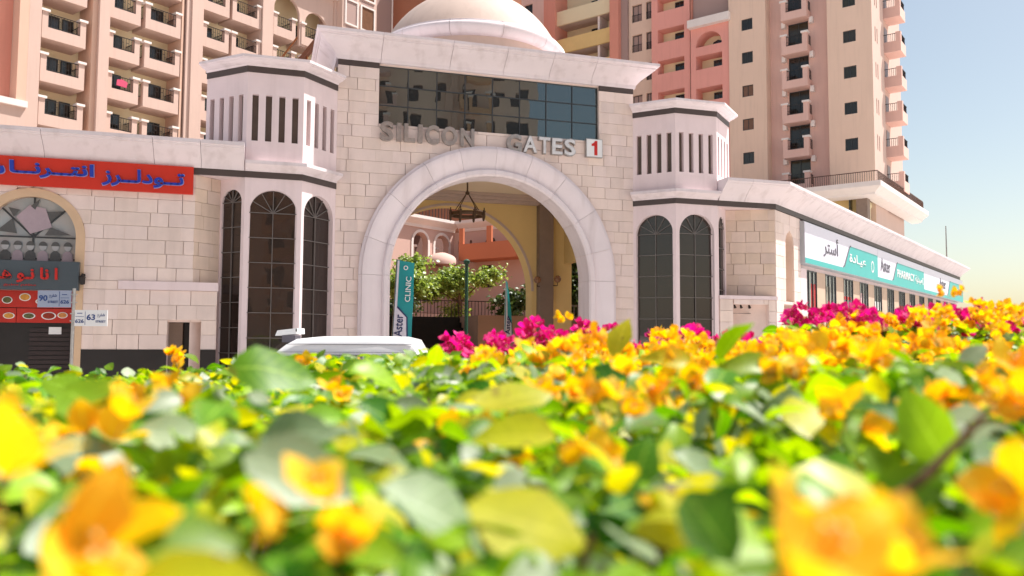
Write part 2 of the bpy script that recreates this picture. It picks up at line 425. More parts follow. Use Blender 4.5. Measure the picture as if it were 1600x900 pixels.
def sweep_cut(path, cuts, prof, name, m, parent, gap=0.008):
    """sweep along a path and cut it into stones at the given distances along it"""
    ds = [0]
    for a, b in zip(path, path[1:]): ds.append(ds[-1] + math.dist(a, b))
    def at(d):
        for i in range(len(path) - 1):
            if d <= ds[i+1] + 1e-9:
                t = (d - ds[i]) / (ds[i+1] - ds[i]); a, b = path[i], path[i+1]
                return (a[0] + (b[0]-a[0]) * t, a[1] + (b[1]-a[1]) * t)
        return path[-1]
    st = [0] + [c for c in cuts if 0.05 < c < ds[-1] - 0.05] + [ds[-1]]
    for i, (a, b) in enumerate(zip(st, st[1:])):
        a2 = a + (gap / 2 if i else 0); b2 = b - (gap / 2 if i < len(st) - 2 else 0)
        # keep mitres correct: offset rows computed on the whole path, so include the corner points inside
        sub = [at(a2)] + [p for p, d in zip(path, ds) if a2 + 1e-4 < d < b2 - 1e-4] + [at(b2)]
        o = sweep(sub, prof).build(name, m, parent)
        smooth(o, 30)

_bm = {}
def block_mesh(w, h, d, m, ch=0.004):
    key = (round(w, 2), round(h, 3), d, m.name)
    if key in _bm: return _bm[key]
    w = key[0]; mb = MB()
    mb.add([(0, d, 0), (w, d, 0), (w, d, h), (0, d, h), (0, ch, 0), (w, ch, 0), (w, ch, h), (0, ch, h),
            (ch, 0, ch), (w - ch, 0, ch), (w - ch, 0, h - ch), (ch, 0, h - ch)],
           [(8, 9, 10, 11), (4, 5, 9, 8), (5, 6, 10, 9), (6, 7, 11, 10), (7, 4, 8, 11), (0, 1, 5, 4), (1, 2, 6, 5), (2, 3, 7, 6), (3, 0, 4, 7)])
    _bm[key] = mb.mesh("stone_block", m=m)
    return _bm[key]
def stones(parent, org, ang, s0, s1, z0, z1, hs=(), arc=None, row=0.28, m=None, d=0.05, wid=(0.34, 0.46), seed=1, gap=0.005):
    """courses of stone blocks on a face whose local origin is org (thing coords), turned by ang degrees.
       hs: rectangular holes (s0,s1,z0,z1); arc: (cx, zs, r) an arched hole"""
    m = m or STONE; rnd = random.Random(seed)
    F, og = ORG[parent.name]; a = R(ang)
    nrow = max(1, round((z1 - z0) / row)); rh = (z1 - z0) / nrow
    def put(x0, x1, za, zb, poly=None):
        if x1 - x0 < 0.05 or zb - za < 0.05: return
        pr = rnd.uniform(-0.003, 0.003)
        lx = org[0] - og[0] + x0 * math.cos(a) - pr * math.sin(a); ly = org[1] - og[1] + x0 * math.sin(a) + pr * math.cos(a)
        if poly: me = MB().plate([(x - x0, z - za) for x, z in poly], 0, d).mesh("stone_block", m=m)
        else: me = block_mesh(x1 - x0 - gap, zb - za - gap, d, m)
        child("stone_block", me, parent, (lx, ly, za - og[2]), (0, 0, a))
    for r in range(nrow):
        za, zb = z0 + r * rh, z0 + (r + 1) * rh
        cuts = [s0]; x = s0 + rnd.uniform(0.12, wid[1])
        while x < s1 - 0.14: cuts.append(round(x, 2)); x += rnd.uniform(*wid) * (1.6 if rnd.random() < .12 else 1)
        cuts.append(s1)
        for b, c in zip(cuts, cuts[1:]):
            segs = [(b, c, za, zb)]
            for h in hs:
                nx = []
                for p, q, e, f in segs:
                    if q <= h[0] or p >= h[1] or f <= h[2] or e >= h[3]: nx.append((p, q, e, f)); continue
                    if p < h[0]: nx.append((p, h[0], e, f))
                    if q > h[1]: nx.append((h[1], q, e, f))
                    pp, qq = max(p, h[0]), min(q, h[1])
                    if e < h[2]: nx.append((pp, qq, e, h[2]))
                    if f > h[3]: nx.append((pp, qq, h[3], f))
                segs = nx
            for p, q, e, f in segs:
                if arc:
                    cx, zs, rr = arc
                    parts = [(p, min(q, cx), -1), (max(p, cx), q, 1)] if p < cx < q else [(p, q, -1 if q <= cx else 1)]
                    for p2, q2, sg in parts:
                        def lim(z):
                            if z <= zs: return cx + sg * rr
                            dz = z - zs
                            return cx + sg * math.sqrt(rr*rr - dz*dz) if dz < rr else cx
                        if sg < 0:
                            if lim(e) >= q2: put(p2, q2, e, f); continue
                            if lim(f) <= p2 + 0.02: continue
                            zz = [e + gap/2 + (f - e - gap) * i / 6 for i in range(7)]
                            zz = [z for z in zz if lim(z) > p2 + 0.02]
                            if len(zz) < 2: continue
                            poly = [(p2, zz[0])] + [(min(q2 - gap, lim(z)), z) for z in zz] + [(p2, zz[-1])]
                            put(p2, q2, e, f, poly)
                        else:
                            if lim(e) <= p2: put(p2, q2, e, f); continue
                            if lim(f) >= q2 - 0.02: continue
                            zz = [e + gap/2 + (f - e - gap) * i / 6 for i in range(7)]
                            zz = [z for z in zz if lim(z) < q2 - 0.02]
                            if len(zz) < 2: continue
                            poly = [(q2 - gap, zz[0]), (q2 - gap, zz[-1])] + [(max(p2, lim(z)), z) for z in zz[::-1]]
                            put(p2, q2, e, f, poly)
                else: put(p, q, e, f)

def arched_window(parent, org, ang, cx, r, zs, zb, m, mm, cols=2, pitch=0.52, fan=4, v=0.0, bar=0.035):
    """glazed arched window: panes and bars; face origin org turned by ang, glass plane at v behind the face"""
    F, og = ORG[parent.name]; a = R(ang)
    base = (org[0] - og[0] - v * math.sin(a), org[1] - og[1] + v * math.cos(a), -og[2])
    rnd = random.Random(int(abs(org[0]) * 100))
    zr = [zs - i * pitch for i in range(int((zs - zb) / pitch) + 1)] + [zb]
    w = 2 * r / cols
    for i in range(cols):
        for za, zc in zip(zr[1:], zr):
            if zc - za < 0.05: continue
            me = MB().box(0, w - .004, 0, .012, 0, zc - za - .004).mesh("pane", m=m)
            child("pane", me, parent, (base[0] + (cx - r + i*w) * math.cos(a), base[1] + (cx - r + i*w) * math.sin(a), za + base[2]),
                  (rnd.uniform(-.006, .006), 0, a + rnd.uniform(-.006, .006)))
    for k in range(fan):
        t0, t1 = math.pi * k / fan, math.pi * (k + 1) / fan
        poly = [(0, 0)] + [(r * math.cos(t0 + (t1 - t0) * i / 5), r * math.sin(t0 + (t1 - t0) * i / 5)) for i in range(6)]
        me = MB().plate(poly, 0, .012).mesh("pane", m=m)
        child("pane", me, parent, (base[0] + cx * math.cos(a), base[1] + cx * math.sin(a), zs + base[2]), (rnd.uniform(-.005, .005), 0, a))
    fb = MB()
    for i in range(1, cols): fb.box(cx - r + i*w - bar/2, cx - r + i*w + bar/2, -.03, -.002, zb, zs)
    for z in zr[:-1]: fb.box(cx - r, cx + r, -.035, -.003, z - bar/2, z + bar/2)
    for k in range(1, fan):
        t = math.pi * k / fan; dx, dz = math.cos(t), math.sin(t); px, pz = -dz * bar / 2, dx * bar / 2
        fb.plate([(cx + px, zs + pz), (cx - px, zs - pz), (cx - px + dx*(r+.01), zs - pz + dz*(r+.01)), (cx + px + dx*(r+.01), zs + pz + dz*(r+.01))], -.028, -.004)
    child("window_bars", fb.mesh("window_bars", m=mm), parent, base, (0, 0, a))
# ---------------------------------------------------------------- ground
def flat(name, poly, z, m, kind='structure', thick=None):
    mb = MB(); mb.add([(x, y, z) for x, y in poly], [tuple(range(len(poly)))])
    o = bpy.data.objects.new(name, mb.mesh(name, m=m)); COL.objects.link(o); o['kind'] = kind; ORG[o.name] = (FW0, (0, 0, 0))
    return o
flat("ground", [(-900, -900), (900, -900), (900, 1500), (-900, 1500)], -0.12, GROUND)
road = flat("road", [(-120, 3.6), (120, 3.6), (120, 9.6), (-120, 9.6)], -0.108, ASPH)
def strip(name, y0, y1, z1, m, x0=-120, x1=120):
    o = bpy.data.objects.new(name, MB().box(x0, x1, y0, y1, -0.12, z1).mesh(name, m=m)); COL.objects.link(o); o['kind'] = 'structure'; ORG[o.name] = (FW0, (0, 0, 0))
    return o
strip("pavement", -12, 3.45, 0.0, GROUND); strip("kerb", 3.45, 3.6, 0.012, KERB)
strip("kerb", 9.6, 9.75, 0.012, KERB)
flat("forecourt", [(-120, 9.75), (120, 9.75), (120, 60), (-120, 60)], 0.0, GROUND)
for k in range(24):
    x = -46 + k * 4
    o = MB().box(x, x + 2, 6.5, 6.62, -0.104, -0.1035).mesh("lane_marking", m=WHITE)
    ob = child("lane_marking", o, road)

# ---------------------------------------------------------------- gatehouse
UC = 0.05                                  # centre line of the arch
gate = thing("gatehouse", "pale stone gatehouse with large round arch, cream dome and mirror window", "gatehouse", FG, UC, 0)
RI, RO, ZS = 2.40, 3.10, 3.10              # arch: inner and outer radius, springing height
WIN = (-2.64, 2.76, 6.555, 7.92)
GL, GR = -3.57, 3.68                       # ends of the gate wall
# backing wall in two slabs: arch slab and the part around the window
mb = MB().arch(GL, GR, 0, 6.3, UC, RI + .02, ZS, .05, .60, 40)
mb.holes(GL, GR, 6.3, 7.95, [WIN], .05, .25)
mb.quad((GL, .6, 6.3), (GR, .6, 6.3), (GR, .6, 7.95), (GL, .6, 7.95))
mb.build("backing_wall", STONE_B, gate)
stones(gate, (0, 0), 0, GL, GR, 0.02, 6.22, arc=(UC, ZS, RI + .35), seed=3, row=.275)
stones(gate, (0, 0), 0, GL, GR, 6.22, 7.83, hs=[(WIN[0], WIN[1], WIN[2], 7.95)], seed=5, row=.268)
# arch mouldings: archivolt stones
prof = [(2.40, .60), (2.40, -.09), (2.44, -.13), (2.53, -.13), (2.56, -.10), (2.57, -.06), (2.64, -.075), (2.76, -.12), (2.90, -.165), (2.99, -.18), (3.03, -.17), (3.04, -.12), (3.10, -.10), (3.10, .06)]
def ring_piece(pts):        # pts: list of (angle-or-None, leg z, side)
    m_ = MB(); k = len(prof)
    for p in pts:
        for r, v in prof:
            if p[0] == 'a': m_.v.append((UC - r * math.cos(p[1]), v, ZS + r * math.sin(p[1])))
            else: m_.v.append((UC + p[2] * r, v, p[1]))
    for i in range(len(pts) - 1):
        for j in range(k): m_.f.append((i*k + j, (i+1)*k + j, (i+1)*k + (j+1) % k, i*k + (j+1) % k))
    m_.f.append(tuple(range(k))); m_.f.append(tuple((len(pts)-1)*k + j for j in range(k))[::-1])
    return smooth(m_.build("archivolt_stone", TRIM, gate), 30)
for s in (-1, 1):
    ring_piece([('l', 0.0, s), ('l', 1.55, s)]); ring_piece([('l', 1.555, s), ('l', ZS - .003, s)])
angs = [0, 16, 37, 57, 74, 91, 108, 126, 146, 165, 180]
for a, b in zip(angs, angs[1:]):
    n = 8; ring_piece([('a', R(a + .06 + (b - a - .12) * i / n)) for i in range(n + 1)])
# mirror window: 8 x 3 panes with thin frame
rnd = random.Random(2)
W8, H3 = (WIN[1] - WIN[0]) / 8, (WIN[3] - WIN[2]) / 3
win = MB().box(WIN[0], WIN[1], .20, .24, WIN[2], WIN[3]).build("mirror_window", MULLD, gate)
pm = MB().box(0, W8 - .02, 0, .01, 0, H3 - .02).mesh("pane", m=GLASS_UP)
for i in range(8):
    for j in range(3):
        child("pane", pm, win, (WIN[0] + i * W8 + .01 - UC, .115, WIN[2] + j * H3 + .01), (rnd.uniform(-.004, .004), 0, rnd.uniform(-.004, .004)))
fr = MB()
for i in range(9): fr.box(WIN[0] + i * W8 - .011, WIN[0] + i * W8 + .011, .095, .19, WIN[2], WIN[3])
for j in range(4): fr.box(WIN[0] + .012, WIN[1] - .012, .098, .188, WIN[2] + j * H3 - .011, WIN[2] + j * H3 + .011)
fr.build("window_bars", MULLD, win)
# dark band beside the window, cornice
MB().box(GL, WIN[0] - .003, -.012, .05, 7.833, 7.95).build("band", BAND, gate)
MB().box(WIN[1] + .003, GR, -.012, .05, 7.833, 7.95).build("band", BAND, gate)
CPROF = [(-.3, 7.95), (.035, 7.95), (.05, 7.99), (.055, 8.03), (.08, 8.06), (.13, 8.12), (.20, 8.18), (.29, 8.245), (.37, 8.305), (.40, 8.345),
         (.425, 8.35), (.43, 8.385), (.47, 8.395), (.49, 8.42), (.50, 8.425), (.50, 8.49), (-.3, 8.49)]
path = [(GL, 4.85), (GL, 0), (GR, 0), (GR, 4.85)]
sweep_cut(path, [2.6, 4.85 + .95, 4.85 + 2.55, 4.85 + 3.85, 4.85 + 5.0, 4.85 + 6.1, 14.6], CPROF, "cornice_stone", TRIM, gate)
MB().box(GL + .25, GR - .25, .25, 4.6, 8.0, 8.47).build("roof_slab", TRIM, gate)
# passage: side walls, back wall with its arch, ceiling
MB().arch(GL, GR + .02, 0, 7.95, UC, RI, ZS, 4.30, 4.85, 40).build("rear_wall", YELLOW, gate)
BA = MB()
for i in range(40):
    a0, a1 = math.pi * i / 40, math.pi * (i + 1) / 40
    def pp(r, a, v): return (UC - r * math.cos(a), v, ZS + r * math.sin(a))
    BA.quad(pp(2.395, a0, 4.27), pp(2.395, a1, 4.27), pp(2.46, a1, 4.27), pp(2.46, a0, 4.27)); BA.quad(pp(2.395, a0, 4.27), pp(2.395, a0, 4.32), pp(2.395, a1, 4.32), pp(2.395, a1, 4.27))
BA.build("rear_arch_moulding", CREAM, gate)
MB().box(GL, GL + .25, .6, 4.3, 0, 7.95).build("side_wall", YELLOW, gate)
MB().box(GR - .22, GR + .02, .6, 2.1, 0, 7.95).build("side_wall", YELLOW, gate)
MB().box(GR - .22, GR + .02, 2.1, 4.3, 3.95, 7.95).build("side_lintel", YELLOW, gate)
MB().box(GL + .25, GR - .22, .6, 4.3, 5.86, 6.05).build("ceiling", CEIL, gate)
for k, (e, z) in enumerate(((.55, 5.78), (.95, 5.71))):
    pass
cl = MB()
for e0, e1, z0 in ((0, .16, 5.62), (.16, .30, 5.70), (.30, .42, 5.78)):
    cl.box(GL + .25, GR - .22, 4.3 - e1, 4.3 - e0 - .001, z0, 5.859)
cl.build("ceiling_moulding", CREAM, gate)
MB().box(2.60, 3.03, 4.02, 4.299, 0, 5.619).build("pilaster", BROWN, gate)
# dome
DC = (UC, 2.2)
d = MB().lathe(*DC, [(2.50 * math.cos(t), 8.22 + 2.50 * math.sin(t)) for t in [R(16 + 74 * i / 16) for i in range(17)]], 72); smooth(d.build("dome", CREAM, gate), 40)
ring = [(2.18, 8.86), (2.36, 8.86), (2.42, 8.89), (2.46, 8.95), (2.49, 9.03), (2.485, 9.10), (2.44, 9.15), (2.40, 9.17), (2.39, 9.21), (2.33, 9.235), (2.18, 9.24)]
for i in range(12):
    smooth(MB().lathe(*DC, ring, 8, R(30 * i + 4.1), R(30 * i + 33.9)).build("dome_ring_stone", TRIM, gate), 40)
MB().lathe(*DC, [(2.24, 8.4), (2.24, 8.9)], 64).build("dome_drum", CREAM, gate)

# octagonal side towers
def tower(sg, label):
    """sg -1: left tower, +1: right tower"""
    c = [(3.62, 0), (4.38, -.77), (5.52, -.77), (6.36, 0.02), (6.36, 1.15), (5.52, 1.95), (4.38, 1.95), (3.62, 1.15)]
    c = [(UC + sg * (x - .0) - 0.0, y) for x, y in c]
    front = [c[3], c[2], c[1], c[0]] if sg < 0 else [c[0], c[1], c[2], c[3]]   # left to right
    back = [c[7], c[6], c[5], c[4]] if sg < 0 else [c[4], c[5], c[6], c[7]]
    up = MB(); lo = MB(); lv = MB()
    faces = list(zip(front, front[1:]))
    def archpos(i, ln):                      # the outermost face is half hidden in the notch, its arch is narrower
        if (sg < 0 and i == 0): return ln - .35, .27, 4.49
        if (sg > 0 and i == 2): return .36, .27, 4.49
        return ln / 2, min(.475, ln * .43), 4.28
    for fi, (a, b) in enumerate(faces):
        ln = math.dist(a, b); an = math.atan2(b[1] - a[1], b[0] - a[0])
        def tr(m_, dst):
            k = len(dst.v)
            dst.v += [(a[0] + x * math.cos(an) - y * math.sin(an), a[1] + x * math.sin(an) + y * math.cos(an), z) for x, y, z in m_.v]
            dst.f += [tuple(i + k for i in f) for f in m_.f]
        p = ln / 4.25; x0 = ln / 2 - 2 * p + p * .26
        sl = [(x0 + i * p, x0 + i * p + .125, 5.77, 6.75) for i in range(4)]
        tr(MB().holes(0, ln, 5.1, 7.22, sl, 0, .13), up)
        for s_ in sl: tr(MB().quad((s_[0] - .02, .11, 5.7), (s_[1] + .02, .11, 5.7), (s_[1] + .02, .11, 6.8), (s_[0] - .02, .11, 6.8)), lv)
        ac, ar_, az_ = archpos(fi, ln); tr(MB().arch(0, ln, 0, 5.0, ac, ar_, az_, 0, .25, 24), lo)
    tw = up.build("tower", STONE_P, gate); tw['label'] = label
    lo.build("lower_wall", STONE_P, tw)
    lv.build("louvre", LOUV, tw)
    for fi, (a, b) in enumerate(faces):
        ln = math.dist(a, b); an = math.degrees(math.atan2(b[1] - a[1], b[0] - a[0]))
        ac, ar_, az_ = archpos(fi, ln)
        arched_window(tw, a, an, ac, ar_, az_, 0.5, GLASS_DK, MULL, 2, .52, 6, .045 if ar_ < .3 else .12, .015)
    # rear of the tower and roof
    rear = [front[3], *back, front[0]]
    rb = MB()
    for a, b in zip(rear, rear[1:]): rb.quad((a[0], a[1], 0), (b[0], b[1], 0), (b[0], b[1], 7.22), (a[0], a[1], 7.22))
    rb.build("rear_wall", STONE_P, tw)
    MB().prism(front + back, 7.36, 7.44).build("roof", TRIM, tw)
    # bands and cornices follow front faces
    bp = [(-.02, 7.21), (.018, 7.21), (.018, 7.34), (-.02, 7.34)]
    sweep(front, bp).build("band", BAND, tw)
    cp = [(-.1, 7.341), (.03, 7.341), (.045, 7.375), (.09, 7.39), (.15, 7.41), (.17, 7.43), (.21, 7.44), (.215, 7.455), (.24, 7.46), (.24, 7.515), (-.1, 7.515)]
    smooth(sweep(front, cp).build("cornice", TRIM, tw), 30)
    lp = [(-.05, 5.122), (.03, 5.122), (.04, 5.16), (.10, 5.20), (.16, 5.23), (.18, 5.25), (.20, 5.25), (.20, 5.32), (-.05, 5.32)]
    lb = [(-.02, 4.99), (.018, 4.99), (.018, 5.12), (-.02, 5.12)]
    fr_ = front[1:] if sg < 0 else front[:-1]
    q = fr_
    smooth(sweep(q, lp).build("ledge", TRIM, tw), 30)
    sweep(q, lb).build("band", BAND, tw)
    return front
tl = tower(-1, "left octagonal tower with tall slits and arched dark windows")
tr_ = tower(1, "right octagonal tower with tall slits and arched dark windows")

# ---------------------------------------------------------------- lettering and number on the gate
sg = thing("lettering_sign", "worn silver letters reading SILICON GATES above the arch", "sign", FG, -0.2, -.05, 6.14)
lw = {'S': .31, 'I': .10, 'L': .25, 'C': .31, 'O': .37, 'N': .33, 'G': .37, 'A': .36, 'T': .30, 'E': .28}
def spell(word, u0, u1, z0, h, m, ext):
    tot = sum(lw[c] for c in word); gp = (u1 - u0 - tot) / (len(word) - 1); u = u0
    for c in word:
        dz = .012 if c in 'SCOG' else 0
        o = text("letter", c, lw[c], h + 2 * dz, sg, u, -.055, z0 - dz, m, ext, 0.035); o.name = "letter"
        u += lw[c] + gp
spell("SILICON", -2.62, -.43, 6.16, .42, ALU, .05)
spell("GATES", .36, 2.11, 6.12, .41, ALU, .05)
# lighter faces still on the later letters
for c, u in (('A', .36 + .37 + .0), ('T', 0), ('E', 0), ('S', 0)):
    pass
tot = sum(lw[c] for c in "GATES"); gp = (1.75 - tot) / 4; u = .36
for c in "GATES":
    if c != 'G':
        text("letter_face", c, lw[c] * .93, .385, sg, u + lw[c] * .035, -.112, 6.132, ALUW, .004, 0.02)
    u += lw[c] + gp
nb = thing("number_sign", "white box with red number 1 beside the gate lettering", "sign", FG, 2.59, -.05, 6.14)
MB().box(2.39, 2.79, -.11, -.01, 6.14, 6.565).build("box", WHITE, nb)
fr = MB(); fr.box(2.375, 2.805, -.105, -.004, 6.125, 6.139); fr.box(2.375, 2.805, -.105, -.004, 6.566, 6.58); fr.box(2.375, 2.389, -.105, -.004, 6.14, 6.565); fr.box(2.791, 2.805, -.105, -.004, 6.14, 6.565)
fr.build("frame", ALU, nb)
MB().plate([(2.585, 6.175), (2.665, 6.175), (2.665, 6.53), (2.60, 6.53), (2.585, 6.49), (2.54, 6.46), (2.515, 6.455), (2.515, 6.40), (2.585, 6.405)], -.117, -.1105).build("digit", REDM, nb)

# ---------------------------------------------------------------- shop wing on the left
V0 = -.77
shop = thing("shop_wing", "beige stone shop wing with arched window left of the gate", "building", FG, -9.3, V0)
AX, AR, AZ = -9.33, .77, 3.60              # arched window
DOOR = (-6.87, -6.24, 0, 1.99)
mb = MB().arch(-16.5, -6.42, 2.79, 5.0, AX, AR, AZ, V0 + .05, V0 + .45, 32)
mb.holes(-16.5, AX + AR, 0, 2.79, [(AX - AR - .0, AX + AR - .001, 0, 2.789)], V0 + .05, .4)
mb.holes(AX + AR, -5.95, 0, 2.79, [DOOR], V0 + .05, .6)
mb.build("backing_wall", STONE_B, shop)
stones(shop, (0, V0), 0, -10.7, -6.42, 2.79, 4.985, arc=(AX, AZ, AR + .16), seed=11, row=.282)
stones(shop, (0, V0), 0, AX + AR + .16, -7.785, 2.62, 2.789, seed=13, row=.17)
stones(shop, (0, V0), 0, -10.7, -5.95, 1.44, 2.62, hs=[(AX - AR - .16, AX + AR + .16, 0, 2.9), DOOR], seed=12, row=.285)
MB().box(AX + AR + .16, DOOR[0], V0 - .012, V0 + .05, 0, 1.437).build("plinth", BLACK, shop)
MB().box(DOOR[1], -5.95, V0 - .012, V0 + .05, 0, 1.437).build("plinth", BLACK, shop)
MB().box(-7.78, -5.93, V0 - .035, V0 + .05, 2.62, 2.789).build("ledge", STONE_P, shop)
MB().box(-6.40, -5.95, V0 + .051, V0 + 1.2, 2.60, 2.788).build("ledge_top", STONE_P, shop)
MB().box(DOOR[0], DOOR[0] + .26, V0 + .35, V0 + .5, 0, 1.985).build("door_leaf", BROWN, shop)
MB().box(DOOR[0] + .27, DOOR[1], V0 + .5, V0 + .6, 0, 1.985).build("door_leaf", BLACK, shop)
# trim round the arch
tp = MB()
for r0, r1, vv in ((AR, AR + .16, V0 - .02),):
    n = 32
    for i in range(n):
        a0, a1 = math.pi * i / n, math.pi * (i + 1) / n
        def P(r, a, v): return (AX - r * math.cos(a), v, AZ + r * math.sin(a))
        tp.quad(P(r0, a0, vv), P(r0, a1, vv), P(r1, a1, vv), P(r1, a0, vv)); tp.quad(P(r0, a0, vv), P(r0, a0, vv + .2), P(r0, a1, vv + .2), P(r0, a1, vv)); tp.quad(P(r1, a0, vv), P(r1, a1, vv), P(r1, a1, vv + .07), P(r1, a0, vv + .07))
    for s in (-1, 1):
        a_, b_ = sorted((AX + s * r0, AX + s * r1)); tp.box(a_, b_, vv, vv + .2, 0, AZ)
tp.build("arch_trim", mat("sand_trim", (0.66, 0.46, 0.30), .8, .08, 3), shop)
FROST = glass("printed_film_glass", (0.36, 0.40, 0.42), 0.10, .004, 1.5, .05)
arched_window(shop, (0, V0), 0, AX, AR, AZ, 2.78, FROST, MULLD, 2, .42, 4, .16, .03)
FILMD = mat("film_print_dark", (0.10, 0.10, 0.10), .5, .2, 20); FILMP = mat("film_print_mauve", (0.42, 0.33, 0.37), .5, .1, 8)
pr = thing("window_print", "grey printed film of faces and angular shapes on the arched shop window", "window film", FG, AX, V0 + .14, 3.2)
MB().plate([(AX - .30, 3.98), (AX - .05, 3.66), (AX + .32, 3.80), (AX + .20, 4.16), (AX - .08, 4.22)], V0 + .120, V0 + .126).build("shape", FILMP, pr)
for poly in ([(AX - .06, 4.2), (AX + .10, 4.35), (AX + .02, 4.13)], [(AX + .22, 4.1), (AX + .50, 4.12), (AX + .30, 3.92)], [(AX - .62, 3.7), (AX - .36, 3.95), (AX - .28, 3.66)], [(AX + .30, 3.8), (AX + .66, 3.66), (AX + .2, 3.64)], [(AX - .34, 3.98), (AX - .44, 4.16), (AX - .24, 4.12)]):
    MB().plate(poly, V0 + .118, V0 + .123).build("shape", FILMD, pr)
rnd = random.Random(4)
for i in range(7):
    x = AX - .68 + i * .215
    head = [(x + .062 * math.cos(t * math.pi / 7), 3.42 + .078 * math.sin(t * math.pi / 7)) for t in range(14)]
    f = MB().plate(head, V0 + .118, V0 + .123).build("printed_face", mat("film_face", (.45, .45, .46), .5, .1, 10), pr)
    hair = [(x + .075 * math.cos(t * math.pi / 8), 3.435 + .085 * math.sin(t * math.pi / 8)) for t in range(9)]
    MB().plate(hair, V0 + .112, V0 + .117).build("printed_hair", FILMD, f)
    MB().plate([(x - .10, 3.14), (x + .10, 3.14), (x + .08, 3.29), (x + .03, 3.34), (x - .03, 3.34), (x - .08, 3.29)], V0 + .118, V0 + .122).build("printed_shoulders", FILMD if i % 2 else FILMP, f)
# shop front below the sign
MB().box(AX - AR, AX + AR, V0 + .30, V0 + .4, 0, 2.57).build("shop_front_panel", BLACK, shop)
for k in range(20):
    MB().box(AX - .02, AX + AR - .03, V0 + .255, V0 + .30, .1 + k * .088, .1 + k * .088 + .07).build("shutter_slat", mat("shutter", (0.035, 0.022, 0.022), .5, .2, 6), shop)
# notch walls beside the towers
LC = tl[0]                                   # outer corner of the left tower (left, back)
def notch(parent, p0, p1, z0, z1, seed):
    an = math.degrees(math.atan2(p1[1] - p0[1], p1[0] - p0[0])); ln = math.dist(p0, p1)
    nx, ny = -math.sin(R(an)), math.cos(R(an))
    MB().add([(p0[0] + nx*.05, p0[1] + ny*.05, 0), (p1[0] + nx*.05, p1[1] + ny*.05, 0), (p1[0] + nx*.05, p1[1] + ny*.05, 5), (p0[0] + nx*.05, p0[1] + ny*.05, 5)], [(0, 1, 2, 3)]).build("notch_backing", STONE_B, parent)
    stones(parent, p0, an, 0.0, ln, z0, z1, seed=seed, row=.282, m=STONE_T)
notch(shop, (-6.42, V0), (-6.42 + .46, V0 + .46), 2.79, 4.985, 21)
MB().box(-6.42, -5.4, V0 + .06, V0 + 1.1, 4.985, 5.1).build("soffit", STONE_P, shop)
WP = [(-.3, 5.122), (.03, 5.122), (.05, 5.15), (.06, 5.19), (.10, 5.24), (.16, 5.30), (.25, 5.38), (.34, 5.45), (.37, 5.49), (.40, 5.50), (.41, 5.53), (.44, 5.545), (.44, 5.62), (-.3, 5.62)]
sweep_cut([(-16.5, V0), (-5.49, V0)], [1.8, 3.6, 5.45, 7.35, 9.3, 16.5 - 6.32 + .0], WP, "cornice_stone", TRIM, shop)
sweep([(-16.5, V0), (tl[2][0] - 1.14, V0)], [(-.02, 4.99), (.02, 4.99), (.02, 5.12), (-.02, 5.12)]).build("band", BAND, shop)
MB().prism([(-16.5, V0 + .3), (-5.5, V0 + .3), (-5.5, 7), (-16.5, 7)], 5.0, 5.6).build("roof_slab", TRIM, shop)
MB().prism([(-16.5, 6.9), (-5.5, 6.9), (-5.5, 7), (-16.5, 7)], 0, 5.0).build("rear_wall", STONE_B, shop)

# red sign with blue raised letters
rs = thing("red_sign", "long red fascia sign with raised blue Arabic letters", "sign", FG, -8, V0, 4.56)
MB().box(-14.5, -6.46, V0 - .09, V0 - .015, 4.56, 5.115).build("sign_panel", REDP, rs)
HALO = mat("letter_edge", (.30, .33, .62), .4, .05, 3)
def arw(name, codes, u0, u1, z0, h, parent, v, m, ext=.02, off=.02, halo=True):
    body = ar(*codes)
    text(name, body, u1 - u0, h, parent, u0, v, z0, m, ext, off)
    if halo: text(name + "_edge", body, (u1 - u0) + .024, h + .024, parent, u0 - .012, v + .012, z0 - .014, HALO, ext * .8, off + .004)
arw("lettering", (0xFE97, K, K, 0xFEEE, 0xFEA9, 0xFEDF, K, K, 0xFEAE, 0xFEAF), -8.12, -6.63, 4.645, .34, rs, V0 - .115, BLUE, off=.025)
arw("lettering", (0xFE8D, 0xFEE7, 0xFE98, K, K, 0xFEAE, 0xFEE7, K, K, 0xFE8E), -9.72, -8.27, 4.72, .31, rs, V0 - .115, BLUE, off=.025)
arw("lettering", (0xFEB7, K, 0xFEEE, 0xFEE7, K, 0xFE8E, 0xFEDD), -11.3, -9.80, 4.68, .33, rs, V0 - .115, BLUE, off=.025)
# slate sign
ss = thing("restaurant_sign", "slate grey board with red Arabic letters above the menu panels", "sign", FG, -9.4, V0, 2.57)
MB().box(-12.2, -8.46, V0 - .14, V0 - .025, 2.57, 3.12).build("sign_panel", SLATE, ss)
arw("lettering", (0xFE8D, 0x20, 0xFEE7, 0xFE8E, 0x20, 0xFEE7, K, 0xFEEE, 0x20, 0xFEEB, K), -9.85, -8.82, 2.70, .29, ss, V0 - .155, REDM, off=.03, halo=False)
arw("small_lettering", (0xFEE3, 0xFEC4, 0xFECC, 0xFEE2, 0x20, 0xFEE3, 0xFEC4, 0xFE92, 0xFEA6), -9.72, -9.18, 2.625, .055, ss, V0 - .147, REDM, .004, .01, halo=False)
